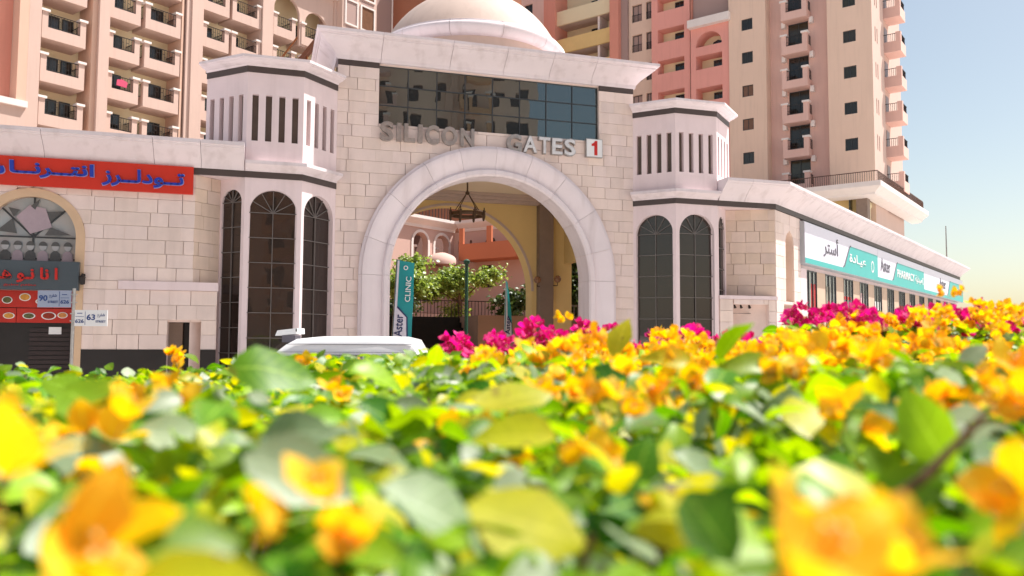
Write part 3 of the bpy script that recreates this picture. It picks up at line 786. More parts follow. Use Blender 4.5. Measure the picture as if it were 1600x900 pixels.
# menu panels with printed dishes
mn = thing("menu_panel", "red menu boards printed with dishes under the slate sign", "menu board", FG, -9.3, V0, 2.0)
for (a, b, z0, z1) in ((-10.05, -8.97, 2.24, 2.568), (-8.955, -8.62, 2.24, 2.568), (-10.05, -9.58, 1.95, 2.225), (-9.57, -8.62, 1.95, 2.225)):
    MB().box(a, b, V0 + .20, V0 + .24, z0, z1).build("panel", mat("menu_red", (.50, .025, .015), .4, .15, 4), mn)
FOOD = [mat("dish_sauce", (.30, .03, .01), .5, .3, 25), mat("dish_golden", (.65, .30, .05), .5, .3, 25), mat("dish_greens", (.12, .12, .04), .5, .5, 30), mat("dish_bun", (.62, .25, .07), .5, .3, 20)]
for (x, z, rx, rz, k) in ((-9.44, 2.44, .10, .075, 1), (-9.14, 2.36, .12, .06, 1), (-9.74, 2.38, .09, .07, 2), (-9.36, 2.08, .11, .06, 2), (-9.02, 2.085, .13, .075, 0), (-8.76 - .02, 2.10, .09, .06, 3), (-9.70, 2.08, .10, .06, 1), (-8.87, 2.40, .05, .08, 3)):
    el = lambda s: [(x + rx * s * math.cos(t * math.pi / 10), z + rz * s * math.sin(t * math.pi / 10)) for t in range(20)]
    o = MB().plate(el(1), V0 + .194, V0 + .199).build("printed_plate", WHITE, mn)
    MB().plate(el(.8), V0 + .188, V0 + .193).build("printed_food", FOOD[k], o)
MB().box(-9.02, -8.80, V0 + .245, V0 + .252, 1.73, 1.87).top("paper_notice", WHITE, FG, (-8.9, V0 + .25, 1.8), "small white paper notice taped on the dark shutter", "notice")

# wall lantern beside the slate sign
wl = thing("wall_lantern", "small dark lantern on the stone wall beside the slate sign", "lantern", FG, -8.40, V0, 2.7)
MB().box(-8.43, -8.37, V0 - .03, V0 - .005, 2.70, 2.90).build("backplate", IRON, wl)
MB().tube([(-8.40, V0 - .02, 2.86), (-8.40, V0 - .10, 2.90), (-8.40, V0 - .13, 2.86)], .012, 6).build("arm", IRON, wl)
MB().lathe(-8.40, V0 - .13, [(.0, 2.68), (.035, 2.69), (.055, 2.82), (.07, 2.83), (.01, 2.88), (0, 2.88)], 8).build("lamp_body", IRON, wl)

# ---------------------------------------------------------------- pharmacy wing on the right
ph = thing("pharmacy_wing", "long beige wing with storefront glazing right of the gate", "building", FG, 7.22, V0)
mb = MB()
NIC = (5.98, 7.0, 0, 2.58)
mb.holes(5.62, 7.22, 0, 2.79, [NIC], V0 + .05, .9)
mb.build("backing_wall", STONE_B, ph)
MB().box(NIC[0] - .02, NIC[1] + .02, V0 + .7, V0 + .8, 0, 2.8).build("niche_back", mat("niche_tan", (.50, .33, .2), .8, .08, 2), ph)
nf = MB().box(6.05, 6.80, V0 + .30, V0 + .32, 2.36, 2.37).box(6.05, 6.06, V0 + .3, V0 + .32, 2.37, 2.58).box(6.79, 6.80, V0 + .3, V0 + .32, 2.37, 2.58); nf.build("spotlight_rail", IRON, ph)
for x in (6.20, 6.38, 6.62, 6.86): MB().tube([(x, V0 + .3, 2.57), (x, V0 + .26, 2.50)], [.02, .035], 8).build("spotlight", IRON, ph)
stones(ph, (0, V0), 0, 5.62, 7.2, 1.3, 2.70, hs=[NIC], seed=31, row=.28)
MB().box(5.60, 7.24, V0 - .02, V0 + .05, 2.70, 2.79).build("ledge", STONE_P, ph)
MB().box(5.60, 7.2, V0 + .051, V0 + 1.0, 2.60, 2.788).build("ledge_top", STONE_P, ph)
n0 = (6.08, V0 + .52)
an = math.atan2(V0 - n0[1], 7.2 - n0[0])
notch(ph, n0, (7.2, V0), 2.79, 4.985, 33)
MB().prism([(5.5, V0 + .06), (7.15, V0 + .06), (7.15, V0 + 1.0), (5.5, V0 + 1.0)], 4.985, 5.1).build("soffit", STONE_P, ph)
# wing frame: along B
a36 = R(36); dB = (math.cos(a36), math.sin(a36)); nB = (-math.sin(a36), math.cos(a36))
def B(s, t): return (7.22 + s * dB[0] + t * nB[0], V0 + s * dB[1] + t * nB[1])
def trB(m_):
    m_.v = [(*B(x, y), z) for x, y, z in m_.v]; return m_
LEN = 28.3
PIER = mat("pier_stone", (.60, .44, .33), .8, .08, 2, stain=.2)
trB(MB().arch(0, 1.95, 2.70, 5.0, 1.06, .33, 4.20, .05, .6, 20)).build("backing_wall", STONE_B, ph)
trB(MB().box(.7, 1.42, .35, .4, 2.7, 4.6)).build("niche_back", mat("niche_ochre", (.58, .38, .12), .8, .08, 2), ph)
stones(ph, B(0, 0), 36, 0.0, 1.95, 2.70, 4.985, arc=(1.06, 4.20, .33), seed=41, row=.285, wid=(.5, .75))
trB(MB().holes(0, 1.95, 0, 2.7, [(.55, 1.55, 0, 2.62)], .05, .3)).build("backing_wall", STONE_B, ph)
stones(ph, B(0, 0), 36, 0.0, 1.95, 1.2, 2.70, hs=[(.55, 1.55, 0, 2.62)], seed=42, row=.3, wid=(.4, .6))
trB(MB().box(.55, 1.55, .32, .36, 0, 2.62)).build("niche_back", PIER, ph)
trB(MB().box(1.95, LEN, .10, .5, 3.66, 5.0)).build("fascia_wall", STONE_P, ph)
trB(MB().box(1.95, LEN, .12, .5, 0, .35)).build("stall_riser", STONE_P, ph)
POST = [mat("poster_red", (.45, .03, .03), .5, .3, 4), mat("poster_pink", (.65, .45, .45), .5, .3, 5), mat("poster_white", (.7, .7, .68), .5, .2, 6), mat("shelf_goods", (.3, .28, .22), .6, .6, 8)]
for i in range(14):
    s0 = 2.45 + i * 1.93
    if s0 + 1.1 > LEN: break
    trB(MB().box(s0 + 1.1, min(LEN, s0 + 1.93), .06, .45, 0, 3.655)).build("pier", PIER, ph)
    pn = trB(MB().box(s0, s0 + 1.1, .085, .10, .35, 3.655)).build("shop_pane", GLASS_SH, ph)
    fb = MB()
    for x in (s0, s0 + .36, s0 + .73, s0 + 1.06): fb.box(x, x + .028, .05, .08, .35, 3.655)
    for z in (.35, 1.75, 2.55, 3.62): fb.box(s0, s0 + 1.1, .054, .079, z, z + .03)
    trB(fb).build("glazing_bars", MULLD, ph)
    trB(MB().box(s0 + (.62 if i == 0 else .2), s0 + 1.04, .0815, .084, 2.6 if i == 0 else 1.4, 3.3 if i == 0 else 2.5)).build("window_poster", POST[(i * 3) % 4 if i else 0], ph)
    trB(MB().box(s0 + .05, s0 + (.55 if i % 2 else .95), .0818, .0845, 2.6 + .2 * (i % 3), 3.1 + .2 * (i % 2)) if i else MB().box(s0 + .05, s0 + .6, .0818, .0845, 1.5, 2.5)).build("window_poster", POST[(i * 5 + 2) % 4], ph)
trB(MB().box(1.95, 2.45, 0, .45, 0, 3.655)).build("pier", STONE_P, ph)
WP2 = WP
pth = [(tr_[2][0] + .03, V0), (7.22, V0), B(LEN, 0), B(LEN, 5)]
L0 = 7.22 - tr_[2][0] - .03
sweep_cut(pth, [L0 - .9, L0 + 1.2, L0 + 3.2, L0 + 5.3, L0 + 7.6, L0 + 10, L0 + 13, L0 + 16, L0 + 19, L0 + 22, L0 + 25], WP2, "cornice_stone", TRIM, ph)
sweep([(tr_[2][0] + .002, V0), (7.22, V0), B(LEN, 0)], [(-.02, 4.99), (.02, 4.99), (.02, 5.12), (-.02, 5.12)]).build("band", BAND, ph)
MB().prism([(5.6, V0 + .3), (7.1, V0 + .3), B(LEN, .3), B(LEN, 5), B(1.5, 4), (5.6, 1.5)], 5.0, 5.6).build("roof_slab", TRIM, ph)
MB().prism([B(LEN - .1, .5), B(LEN, .5), B(LEN, 5), B(LEN - .1, 5)], 0, 5).build("end_wall", STONE_P, ph)
MB().prism([B(2, 4.9), B(LEN, 4.9), B(LEN, 5), B(2, 5)], 0, 5).build("rear_wall", STONE_P, ph)

# pharmacy fascia sign
fs = thing("pharmacy_sign", "long white and teal pharmacy fascia sign along the right wing", "sign", FW, 10, -.1, 3.77)
GREYM = mat("sign_case", (.42, .44, .47), .4, .05, 2)
SV = -.12
MB().box(1.92, LEN, SV + .012, .09, 3.76, 4.92).build("sign_case", GREYM, fs)
for k, (a, b) in enumerate(((1.93, 9.93), (9.96, 18.0), (18.03, LEN - .02))):
    pn = MB().box(a, b, SV, SV + .011, 3.79, 4.90).build("sign_panel", LILAC, fs)
    L_ = b - a
    if k < 2:
        x1 = a + L_ * (.47 if k == 0 else .28); x2 = x1 + .75
        poly = [(a, 3.79), (b, 3.79), (b, 4.66), (x2 + .1, 4.66), (x2 - .05, 4.60), (x1 + .1, 3.98), (x1 - .1, 3.93), (a, 3.93)]
    else:
        x1 = a + L_ * .55; x2 = x1 + .75
        poly = [(a, 3.79), (b, 3.79), (b, 4.66), (x2, 4.66), (x1, 3.93), (a, 3.93)]
    MB().plate(poly, SV - .005, SV - .001).build("teal_field", TEAL, pn)
    MB().plate([(x1 - .1, 3.93), (x1 + .1, 3.98), (x2 - .05, 4.60), (x2 + .1, 4.66), (x2 + .05, 4.69), (x2 - .13, 4.62), (x1 + .03, 4.02), (x1 - .1, 3.965)], SV - .008, SV - .0055).build("grey_edge", GREYP, pn)
text("lettering", ar(0xFE83, 0xFEB3, 0xFE98, 0xFEAE), 1.5, .62, fs, 3.6, SV - .008, 4.10, GREYP, .005, .01)
text("lettering", ar(0xFECB, 0xFEF4, K, 0xFE8E, 0xFEA9, 0xFE93), 2.0, .34, fs, 6.3, SV - .012, 4.10, WHITE, .005, .015)
text("lettering", "Aster", 1.45, .46, fs, 10.35, SV - .008, 4.17, GREYP, .005, .005)
text("lettering", "PHARMACY", 3.1, .30, fs, 12.9, SV - .012, 4.12, WHITE, .005, .015)
text("lettering", ar(0xFEBB, 0xFEF4, 0xFEAA, 0xFEDF, 0xFEF4, 0xFE94), 1.4, .34, fs, 16.2, SV - .012, 4.08, WHITE, .005, .015)
text("lettering", "Aster", 1.6, .46, fs, 21.6, SV - .008, 4.20, GREYP, .005, .005)
def roundel(u, z, r, parent):
    o = MB(); n = 24
    for i in range(n):
        a0, a1 = 2 * math.pi * i / n, 2 * math.pi * (i + 1) / n
        o.quad(*[(u + rr * math.cos(a), SV - .009, z + rr * math.sin(a)) for rr, a in ((r, a0), (r, a1), (r * .72, a1), (r * .72, a0))])
    return o.build("ring_emblem", WHITE, parent)
roundel(9.2, 4.22, .2, fs); roundel(17.75, 4.25, .15, fs)
# ---------------------------------------------------------------- van, flags, chandelier, small street things
van = thing("white_van", "white van parked before the gate, only its roof above the hedge", "van", FW0, -3.2, 15.5)
prof = [(-5.15, .30), (-5.20, .75), (-5.10, .98), (-4.72, 1.12), (-4.45, 1.28), (-4.10, 1.56), (-3.90, 1.665), (-3.55, 1.70), (-2.6, 1.71), (-1.95, 1.70), (-1.78, 1.66), (-1.66, 1.45), (-1.58, 1.05), (-1.55, .6), (-1.58, .30)]
def van_body():
    m_ = MB(); n = len(prof)
    secs = [(14.66, .90), (14.72, .97), (14.80, 1.0), (15.5, 1.012), (16.20, 1.0), (16.28, .97), (16.34, .90)]
    for y, k in secs:
        for x, z in prof:
            tum = (z - 1.0) * .16 if z > 1.0 else 0           # tumblehome above the belt
            yy = 15.5 + (y - 15.5) * (1 - tum)
            m_.v.append((-3.38 + (x + 3.38) * (.985 + .015 * k), yy, .3 + (z - .3) * (k if z > 1.4 else (1 + k) / 2)))
    for i in range(len(secs) - 1):
        for j in range(n): m_.f.append((i*n + j, (i+1)*n + j, (i+1)*n + (j+1) % n, i*n + (j+1) % n))
    m_.f.append(tuple(range(n))); m_.f.append(tuple((len(secs)-1)*n + j for j in range(n))[::-1])
    return smooth(m_.build("body", VANW, van), 32)
van_body()
VGL = glass("van_glass", (.02, .025, .03), .12, .002, 1, .02)
for (a, b, c, d) in ((-4.25, -3.55, 1.0, 1.36), (-3.45, -2.65, 1.0, 1.38), (-2.55, -1.85, 1.0, 1.36)):
    MB().plate([(a + (.22 if a < -4 else .02), d), (a, c), (b, c), (b - .02, d)][::-1], 14.645, 14.70).build("side_window", VGL, van)
MB().box(-4.05, -1.80, 14.742, 14.76, 1.565, 1.575).build("drip_rail", GREYP, van)
MB().box(-4.30, -1.75, 14.69, 14.71, 1.425, 1.433).build("window_seal", GREYP, van)
for x in (-4.55, -2.25):
    w = MB(); 
    for yy in (14.62, 16.18): w.lathe(0, 0, [(0, 0), (.2, 0), (.31, .02), (.33, .06), (.33, .14), (.31, .18), (0, .18)], 24)
    for yy in (14.66, 16.16):
        wm = MB().lathe(0, 0, [(0, .0), (.2, .0), (.31, .02), (.33, .06), (.33, .14), (.31, .18), (0, .18)], 24)
        wm.v = [(x + a, yy + c, .33 + b) for a, b, c in wm.v]
        o = wm.build("tyre", RUBBER, van)
        rm = MB().lathe(0, 0, [(0, -.01), (.18, -.012), (.2, .005)], 16); rm.v = [(x + a, (yy + c) if yy < 15 else yy + .18 - c, .33 + b) for a, b, c in rm.v]
        rm.build("rim", ALU, o)
rb = MB(); rb.add([(-4.40, 15.2, 1.72), (-4.0, 15.2, 1.76), (-4.0, 15.8, 1.76), (-4.40, 15.8, 1.72), (-4.37, 15.23, 1.82), (-4.0, 15.23, 1.865), (-4.0, 15.77, 1.865), (-4.37, 15.77, 1.82)],
                  [(0, 3, 2, 1), (4, 5, 6, 7), (0, 1, 5, 4), (1, 2, 6, 5), (2, 3, 7, 6), (3, 0, 4, 7)])
rb.build("roof_sign_box", WHITE, van)
MB().box(-4.30, -4.05, 15.3, 15.7, 1.60, 1.735).build("roof_sign_foot", GREYP, van)
MB().box(-4.02, -3.994, 15.196, 15.2, 1.80, 1.85).build("roof_sign_clip", IRON, van)

def banner(name, label, F, u, v, w0, w1, z0, z1, lean, words, group):
    t = thing(name, label, "flag", F, u, v)
    MB().lathe(u, v, [(0, 0), (.26, 0), (.26, .03), (.04, .06), (0, .06)], 20).build("base", IRON, t)
    MB().tube([(u - w0/2, v + .02, .04), (u - w0/2 + lean, v + .02, z1 + .02)], .016, 8).build("pole", ALU, t)
    n = 10; m_ = MB(); pts = []
    def X(z): return u - w0/2 + lean * (z / z1)
    def Wd(z): return w0 + (w1 - w0) * (z - z0) / (z1 - z0)
    for i in range(n + 1):
        z = z0 + (z1 - z0) * i / n; b = .035 * math.sin(i * .9)
        for j in range(4): m_.v.append((X(z) + Wd(z) * j / 3, v + b * (j / 3) - .012, z + .06 * (j / 3) * (-1 if i == n else 0)))
    for i in range(n):
        for j in range(3): m_.f.append((i*4 + j, i*4 + j + 1, i*4 + j + 5, i*4 + j + 4))
    k = len(m_.v); m_.v += [(x, y + .008, z) for x, y, z in m_.v]; m_.f += [tuple(q + k for q in f[::-1]) for f in m_.f]
    cl = smooth(m_.build("cloth", TEALD, t), 60)
    # white lower field with the name, thin white edge on the hoist side
    h = z1 - z0
    MB().plate([(X(z0) + .005, z0 + .01), (X(z0) + Wd(z0) * .72, z0 + .01), (X(z0 + .36 * h) + Wd(z0) * .62, z0 + .30 * h), (X(z0 + .42 * h) + .06, z0 + .42 * h), (X(z0 + h) + .12 * w1, z1 - .02), (X(z1) + .005, z1 - .02)], v - .062, v - .056).build("white_field", LILAC, cl)
    MB().plate([(X(z0) + Wd(z0) * .72, z0 + .01), (X(z0) + Wd(z0) * .79, z0 + .01), (X(z0 + .36 * h) + Wd(z0) * .69, z0 + .305 * h), (X(z0 + .42 * h) + .08, z0 + .435 * h), (X(z0 + .42 * h) + .055, z0 + .42 * h), (X(z0 + .36 * h) + Wd(z0) * .62, z0 + .30 * h)], v - .067, v - .0625).build("navy_stripe", NAVY, cl)
    for body, uu, zz, ww, hh, mm in words:
        text("lettering", body, ww, hh, cl, uu, v - .072, zz, mm, .003, .012, rot=R(-90) + math.atan2(lean, z1))
    return t
b1 = banner("flag_banner", "tall teal clinic banner flag beside the left arch jamb", FG, -1.98, .9, .46, .42, 1.60, 3.55, .17,
       [("Aster", -1.84 - .07, 1.73, .52, .20, NAVY), ("CLINIC", -1.68 - .05, 2.55, .60, .13, WHITE)], "clinic banner flags")
o = MB(); 
for i in range(20):
    a0, a1 = 2 * math.pi * i / 20, 2 * math.pi * (i + 1) / 20
    o.quad(*[(-1.84 + rr * math.cos(a), .83, 3.36 + rr * math.sin(a)) for rr, a in ((.055, a0), (.055, a1), (.033, a1), (.033, a0))])
o.build("ring_emblem", WHITE, b1)
banner("flag_banner", "narrow teal and white banner flag deeper inside the gateway", FG, 2.10, 5.5, .30, .05, 1.6, 3.48, .08, [("Aster", 2.14, 1.84, .52, .15, NAVY)], "clinic banner flags")

ch = thing("chandelier", "round bronze chandelier hanging inside the arch", "chandelier", FG, -.02, 2.2, 4.73)
MB().tube([(-.02, 2.2, 5.86), (-.02, 2.2, 5.50)], .022, 8).build("rod", RUST, ch)
MB().lathe(-.02, 2.2, [(0, 5.80), (.07, 5.82), (.09, 5.858), (0, 5.859)], 12).build("ceiling_rose", RUST, ch)
MB().lathe(-.02, 2.2, [(0, 5.44), (.05, 5.46), (.06, 5.50), (.03, 5.54), (0, 5.54)], 12).build("hub", RUST, ch)
MB().lathe(-.02, 2.2, [(.40, 4.88), (.45, 4.88), (.46, 4.92), (.45, 4.97), (.40, 4.97), (.39, 4.92), (.40, 4.88)], 32).build("ring", RUST, ch)
for i in range(4):
    a = R(30 + 90 * i); MB().tube([(-.02 + .42 * math.cos(a), 2.2 + .42 * math.sin(a), 5.0), (-.02 + .03 * math.cos(a), 2.2 + .03 * math.sin(a), 5.48)], .012, 6).build("chain", RUST, ch)
for i in range(8):
    a = R(45 * i + 10); x, y = -.02 + .47 * math.cos(a), 2.2 + .47 * math.sin(a)
    MB().lathe(x, y, [(0, 4.78), (.02, 4.79), (.035, 4.84), (.03, 4.97), (.045, 5.0), (.015, 5.01), (.015, 5.08), (0, 5.08)], 10).build("candle_cup", RUST, ch)
for k, (u, z, lab) in enumerate(((2.50, 3.40, "globe wall lamp on left edge of the brown pilaster"), (3.12, 3.44, "globe wall lamp on right edge of the brown pilaster"))):
    l_ = thing("wall_lamp", lab, "wall lamp", FG, u, 4.02, z - .2, "globe lamps on the pilaster")
    MB().tube([(2.82 + (u - 2.82) * .68, 4.02, z - .18), (u, 3.93, z - .18), (u, 3.92, z - .10)], .014, 6).build("arm", RUST, l_)
    smooth(MB().lathe(u, 3.92, [(0, z - .10), (.05, z - .09), (.10, z - .03), (.105, z + .02), (.08, z + .08), (.03, z + .11), (0, z + .11)], 16).build("globe", mat("amber_globe", (.30, .15, .08), .25, .2, 8), l_), 60)

# street name post
sp = thing("street_sign", "steel post with two street name plates by the shop", "street sign", FW0, -7.79, 14.5)
MB().tube([(-7.79, 14.5, 0), (-7.79, 14.5, 2.54)], .03, 10).build("post", ALU, sp)
p90 = MB().box(-8.42, -7.825, 14.47, 14.485, 2.20, 2.50).build("name_plate", mat("shaded_plate", (.33, .38, .50), .45, .05, 3), sp)  # bluish shade on a white plate, put into its colour
p63 = MB().box(-7.75, -7.17, 14.47, 14.485, 1.87, 2.155).build("name_plate", WHITE, sp)
STR = ar(0xFEB7, 0xFE8E, 0xFEAD, 0xFEC9)
BLUEP = mat("sign_blue", (.02, .06, .22), .5, .05, 3)
text("lettering", "90", .15, .105, p90, -8.395, 14.466, 2.31, BLUEP, .002, .02); text("lettering", STR, .13, .075, p90, -8.21, 14.466, 2.36, BLUEP, .002, .008)
text("lettering", "STREET", .18, .04, p90, -8.235, 14.466, 2.275, BLUEP, .002, .008); text("lettering", "626", .15, .065, p90, -8.01, 14.466, 2.265, BLUEP, .002, .015)
MB().box(-8.035, -8.029, 14.466, 14.4695, 2.22, 2.48).build("divider", BLUEP, p90); MB().box(-8.01, -7.86, 14.466, 14.4695, 2.365, 2.371).build("divider", BLUEP, p90)
text("lettering", "63", .15, .105, p63, -7.535, 14.466, 1.975, BLUEP, .002, .02); text("lettering", STR, .13, .075, p63, -7.345, 14.466, 2.02, BLUEP, .002, .008)
text("lettering", "STREET", .18, .04, p63, -7.375, 14.466, 1.93, BLUEP, .002, .008); text("lettering", "626", .15, .065, p63, -7.735, 14.466, 1.925, BLUEP, .002, .015)
MB().box(-7.565, -7.559, 14.466, 14.4695, 1.89, 2.13).build("divider", BLUEP, p63); MB().box(-7.735, -7.585, 14.466, 14.4695, 2.035, 2.041).build("divider", BLUEP, p63)
for pl, u, z in ((p90, -7.945, 2.42), (p63, -7.66, 2.09)): MB().box(u - .045, u + .045, 14.466, 14.4695, z, z + .012).build("small_print", BLUEP, pl)
for z in (2.28, 2.42, 1.95, 2.08): MB().box(-7.832, -7.745, 14.465, 14.535, z, z + .02).build("clamp", ALU, sp)

mast = thing("mast", "thin pole rising behind the far end of the right wing", "mast", FW0, 32.1, 60)
MB().tube([(32.1, 60, 0), (32.1, 60, 5), (32.1, 60, 10.3)], [.09, .07, .035], 8).build("pole", ALU, mast)
MB().lathe(32.1, 60, [(0, 0), (.25, 0), (.25, .06), (.1, .1), (0, .1)], 12).build("base_plate", ALU, mast)

# ---------------------------------------------------------------- apartment buildings
def balcony(parent, s0, s1, v0, v1, zb, m, cap=CAPW, panel=.85, top=1.98, post=.42, rail=True):
    """balcony with solid apron, two capped posts and a railing; zb = underside"""
    mb = MB().box(s0, s1, v0 + .16, v1, zb, zb + .22)
    mb.box(s0, s1, v0, v0 + .159, zb, zb + panel)
    mb.box(s0, s0 + .15, v0 + .16, v1, zb + .22, zb + panel); mb.box(s1 - .15, s1, v0 + .16, v1, zb + .22, zb + panel)
    mb.box(s0 + .003, s0 + post, v0 + .003, v0 + post, zb + panel, zb + top); mb.box(s1 - post, s1 - .003, v0 + .003, v0 + post, zb + panel, zb + top)
    o = mb.build("balcony", m, parent)
    for a in (s0 + post / 2, s1 - post / 2):
        MB().box(a - post/2 - .1, a + post/2 + .1, v0 - .1, v0 + post + .1, zb + top, zb + top + .17).build("coping", cap, o)
    if rail:
        r = MB(); a, b = s0 + post, s1 - post; z0, z1 = zb + panel + .06, zb + top - .12
        r.box(a, b, v0 + .06, v0 + .10, z0, z0 + .05); r.box(a, b, v0 + .06, v0 + .10, z1, z1 + .05)
        n = max(3, int((b - a) / .21))
        for i in range(n + 1):
            x = a + (b - a) * i / n; r.box(x - .01, x + .01, v0 + .07, v0 + .09, z0 + .05, z1)
        for i in range(n):        # scroll work reads as crossed bars
            if i % 3 == 1: continue
            x0, x1 = a + (b - a) * i / n, a + (b - a) * (i + 1) / n; zm = (z0 + z1) / 2
            r.box(x0 + .02, x1 - .02, v0 + .07, v0 + .09, zm + (.12 if i % 2 else -.12), zm + (.15 if i % 2 else -.09))
        for y in (v0 + post,): 
            r.box(s0 + .05, s0 + .09, y, v1, z0, z0 + .05); r.box(s0 + .05, s0 + .09, y, v1, z1, z1 + .05)
            r.box(s1 - .09, s1 - .05, y, v1, z0, z0 + .05); r.box(s1 - .09, s1 - .05, y, v1, z1, z1 + .05)
            k = max(2, int((v1 - y) / .2))
            for i in range(k + 1):
                for sx in (s0 + .055, s1 - .085): r.box(sx, sx + .03, y + (v1 - y - .03) * i / k, y + (v1 - y - .03) * i / k + .03, z0 + .05, z1)
        r.build("railing", IRON, o)
    return o
def window(parent, a, b, c, d, v, m=None, frame=MULLD, fr=.07, name="window"):
    """pane at v, frame in front of it"""
    w = MB().box(a, b, v, v + .03, c, d).build(name, m or DOORB, parent)
    f = MB().box(a, a + fr, v - .05, v - .002, c, d).box(b - fr, b, v - .05, v - .002, c, d).box(a + fr, b - fr, v - .05, v - .002, c, c + fr).box(a + fr, b - fr, v - .05, v - .002, d - fr, d)
    f.box((a + b) / 2 - .025, (a + b) / 2 + .025, v - .045, v - .002, c + fr, d - fr)
    f.build("window_frame", frame, w)
    return w

# left building: bays between pilasters, facing right
lb = thing("apartment_building", "peach apartment building with stacked balconies behind the shop wing", "building", FL, 0, 0)
TOPZ = 42
FLZ = [13.8, 17.0, 20.2, 23.4, 26.6, 29.8, 33.0]         # underside of balconies
MB().box(-9, 31, 2.4, 16, 0, TOPZ).build("core_wall", STRAW, lb)
def pil(a, b, v0=0.0): 
    MB().box(a, b, v0, 2.39, 0, TOPZ).build("pilaster", PINK, lb)
# coral end section
mbh = [(-4.9, -4.3, z + 1.9, z + 3.0) for z in FLZ] + [(-6.6, -5.6, z + 1.9, z + 3.0) for z in FLZ]
MB().holes(-9, -3.25, 0, TOPZ, mbh, 1.1, .2).build("end_wall", CORAL, lb)
for h in mbh[:7]: window(lb, *h, 1.25, DOORB2)
for h in mbh[7:]: window(lb, *h, 1.25, DOORB2)
MB().box(-9, -2.62, -.1, 1.09, 0, 17.9).build("low_block", PINK, lb)
MB().box(-9.2, -2.595, -.35, 1.095, 17.9, 18.35).build("coping", CAPW, lb)
MB().box(-3.24, -2.6, .0, 2.39, 18.36, TOPZ).build("pilaster_return", PEACH, lb)
pil(-2.595, -1.78)
MB().box(1.95, 2.349, .3, 2.39, 0, TOPZ).build("pilaster_return", PEACH, lb); pil(2.35, 3.15)
MB().box(9.25, 9.439, .3, 2.39, 0, TOPZ).build("pilaster_return", PEACH, lb); pil(9.60, 10.0, .15); pil(10.001, 11.05)
pil(16.96, 18.1); pil(25.3, 26.0)
for z in FLZ:
    zf = z + .25
    balcony(lb, -1.70, 1.42, .1, 2.38, z, PINK)
    window(lb, -.75, .45, zf, zf + 2.35, 2.33); window(lb, .65, 1.45, zf, zf + 2.35, 2.33)
    balcony(lb, 3.2, 5.75, .35, 2.38, z, PINK); window(lb, 4.2, 5.3, zf, zf + 2.35, 2.33)
    balcony(lb, 6.15, 9.2, .35, 2.38, z, PINK); window(lb, 7.6, 8.7, zf, zf + 2.35, 2.33)
    balcony(lb, 11.1, 13.65, .2, 2.38, z, PINK); window(lb, 12.2, 13.3, zf, zf + 2.35, 2.33)
    balcony(lb, 13.95, 16.92, .2, 2.38, z, PINK); window(lb, 14.6, 16.0, zf, zf + 2.35, 2.33)
for z in FLZ[2:6]:
    balcony(lb, 18.2, 20.7, .1, 2.38, z, PINK); window(lb, 18.7, 20.2, z + .25, z + 2.6, 2.33)
    balcony(lb, 21.4, 23.9, .1, 2.38, z, PINK); window(lb, 22.0, 23.3, z + .25, z + 2.6, 2.33)
MB().plate([(3.95, 21.35), (4.75, 21.3), (4.85, 21.75), (4.4, 21.9), (4.0, 21.8)], .28, .33).top("towel", mat("pink_cloth", (.62, .08, .16), .8, .1, 5), FL, (4.4, .3, 21.3), "bright pink towel hung over a balcony railing on the peach building", "towel")
# pair of arches closing the last bay
ar2 = MB().arch(18.11, 21.6, 29.6, 35.4, 19.75, 1.45, 32.4, .2, .5, 20).arch(21.601, 25.29, 29.6, 35.4, 23.2, 1.35, 32.0, .2, .5, 20)
ar2.build("arcade", PINK, lb)
MB().box(17.9, 25.8, -.5, 1.5, 35.41, 36.1).build("cornice", CAPW, lb)
MB().box(18.11, 25.29, .25, .5, 36.1, TOPZ).build("upper_wall", PEACH, lb)
# projecting bay with white framed windows
MB().box(25.6, 30.2, -.8, 2.39, 0, TOPZ).build("bay", PINK, lb)
for z in (26.8, 30.0, 33.2, 36.4):
    for a, b in ((26.05, 27.45), (28.1, 29.75)):
        w = MB().box(a, b, -.83, -.80, z, z + 2.3).build("window", DOORB2 if a > 28 else MAUVE, lb)
        MB().box(a - .16, a, -.92, -.801, z - .16, z + 2.46).box(b, b + .16, -.92, -.801, z - .16, z + 2.46).box(a, b, -.92, -.801, z - .16, z).box(a, b, -.92, -.801, z + 2.3, z + 2.46).build("window_frame", CAPW, w)
        w2 = MB().box(a, b, -.815, -.799, z - .8, z - .25).build("panel", MAUVE, lb)
# reddish return wing behind the dome
MB().holes(31.0, 34.3, 0, TOPZ, [(31.6, 32.2, 31.5, 34.2), (33.0, 33.6, 31.5, 34.2)], 1.2, .2).build("mauve_wall", MAUVE, lb)
window(lb, 31.6, 32.2, 31.5, 34.2, 1.35); window(lb, 33.0, 33.6, 31.5, 34.2, 1.35)
MB().tube([(34.25, 1.05, 0), (34.25, 1.05, TOPZ)], .09, 8).build("downpipe", CAPW, lb)
pc = FL.w(34.3, 1.2)
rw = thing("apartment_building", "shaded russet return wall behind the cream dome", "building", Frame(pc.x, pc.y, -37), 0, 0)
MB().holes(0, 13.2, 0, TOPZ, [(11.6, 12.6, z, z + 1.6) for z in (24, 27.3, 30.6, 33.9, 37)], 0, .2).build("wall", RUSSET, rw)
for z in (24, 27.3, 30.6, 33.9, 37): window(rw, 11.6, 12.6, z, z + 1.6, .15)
MB().box(0, 13.2, .3, 6, 0, TOPZ).build("core_wall", RUSSET, rw)
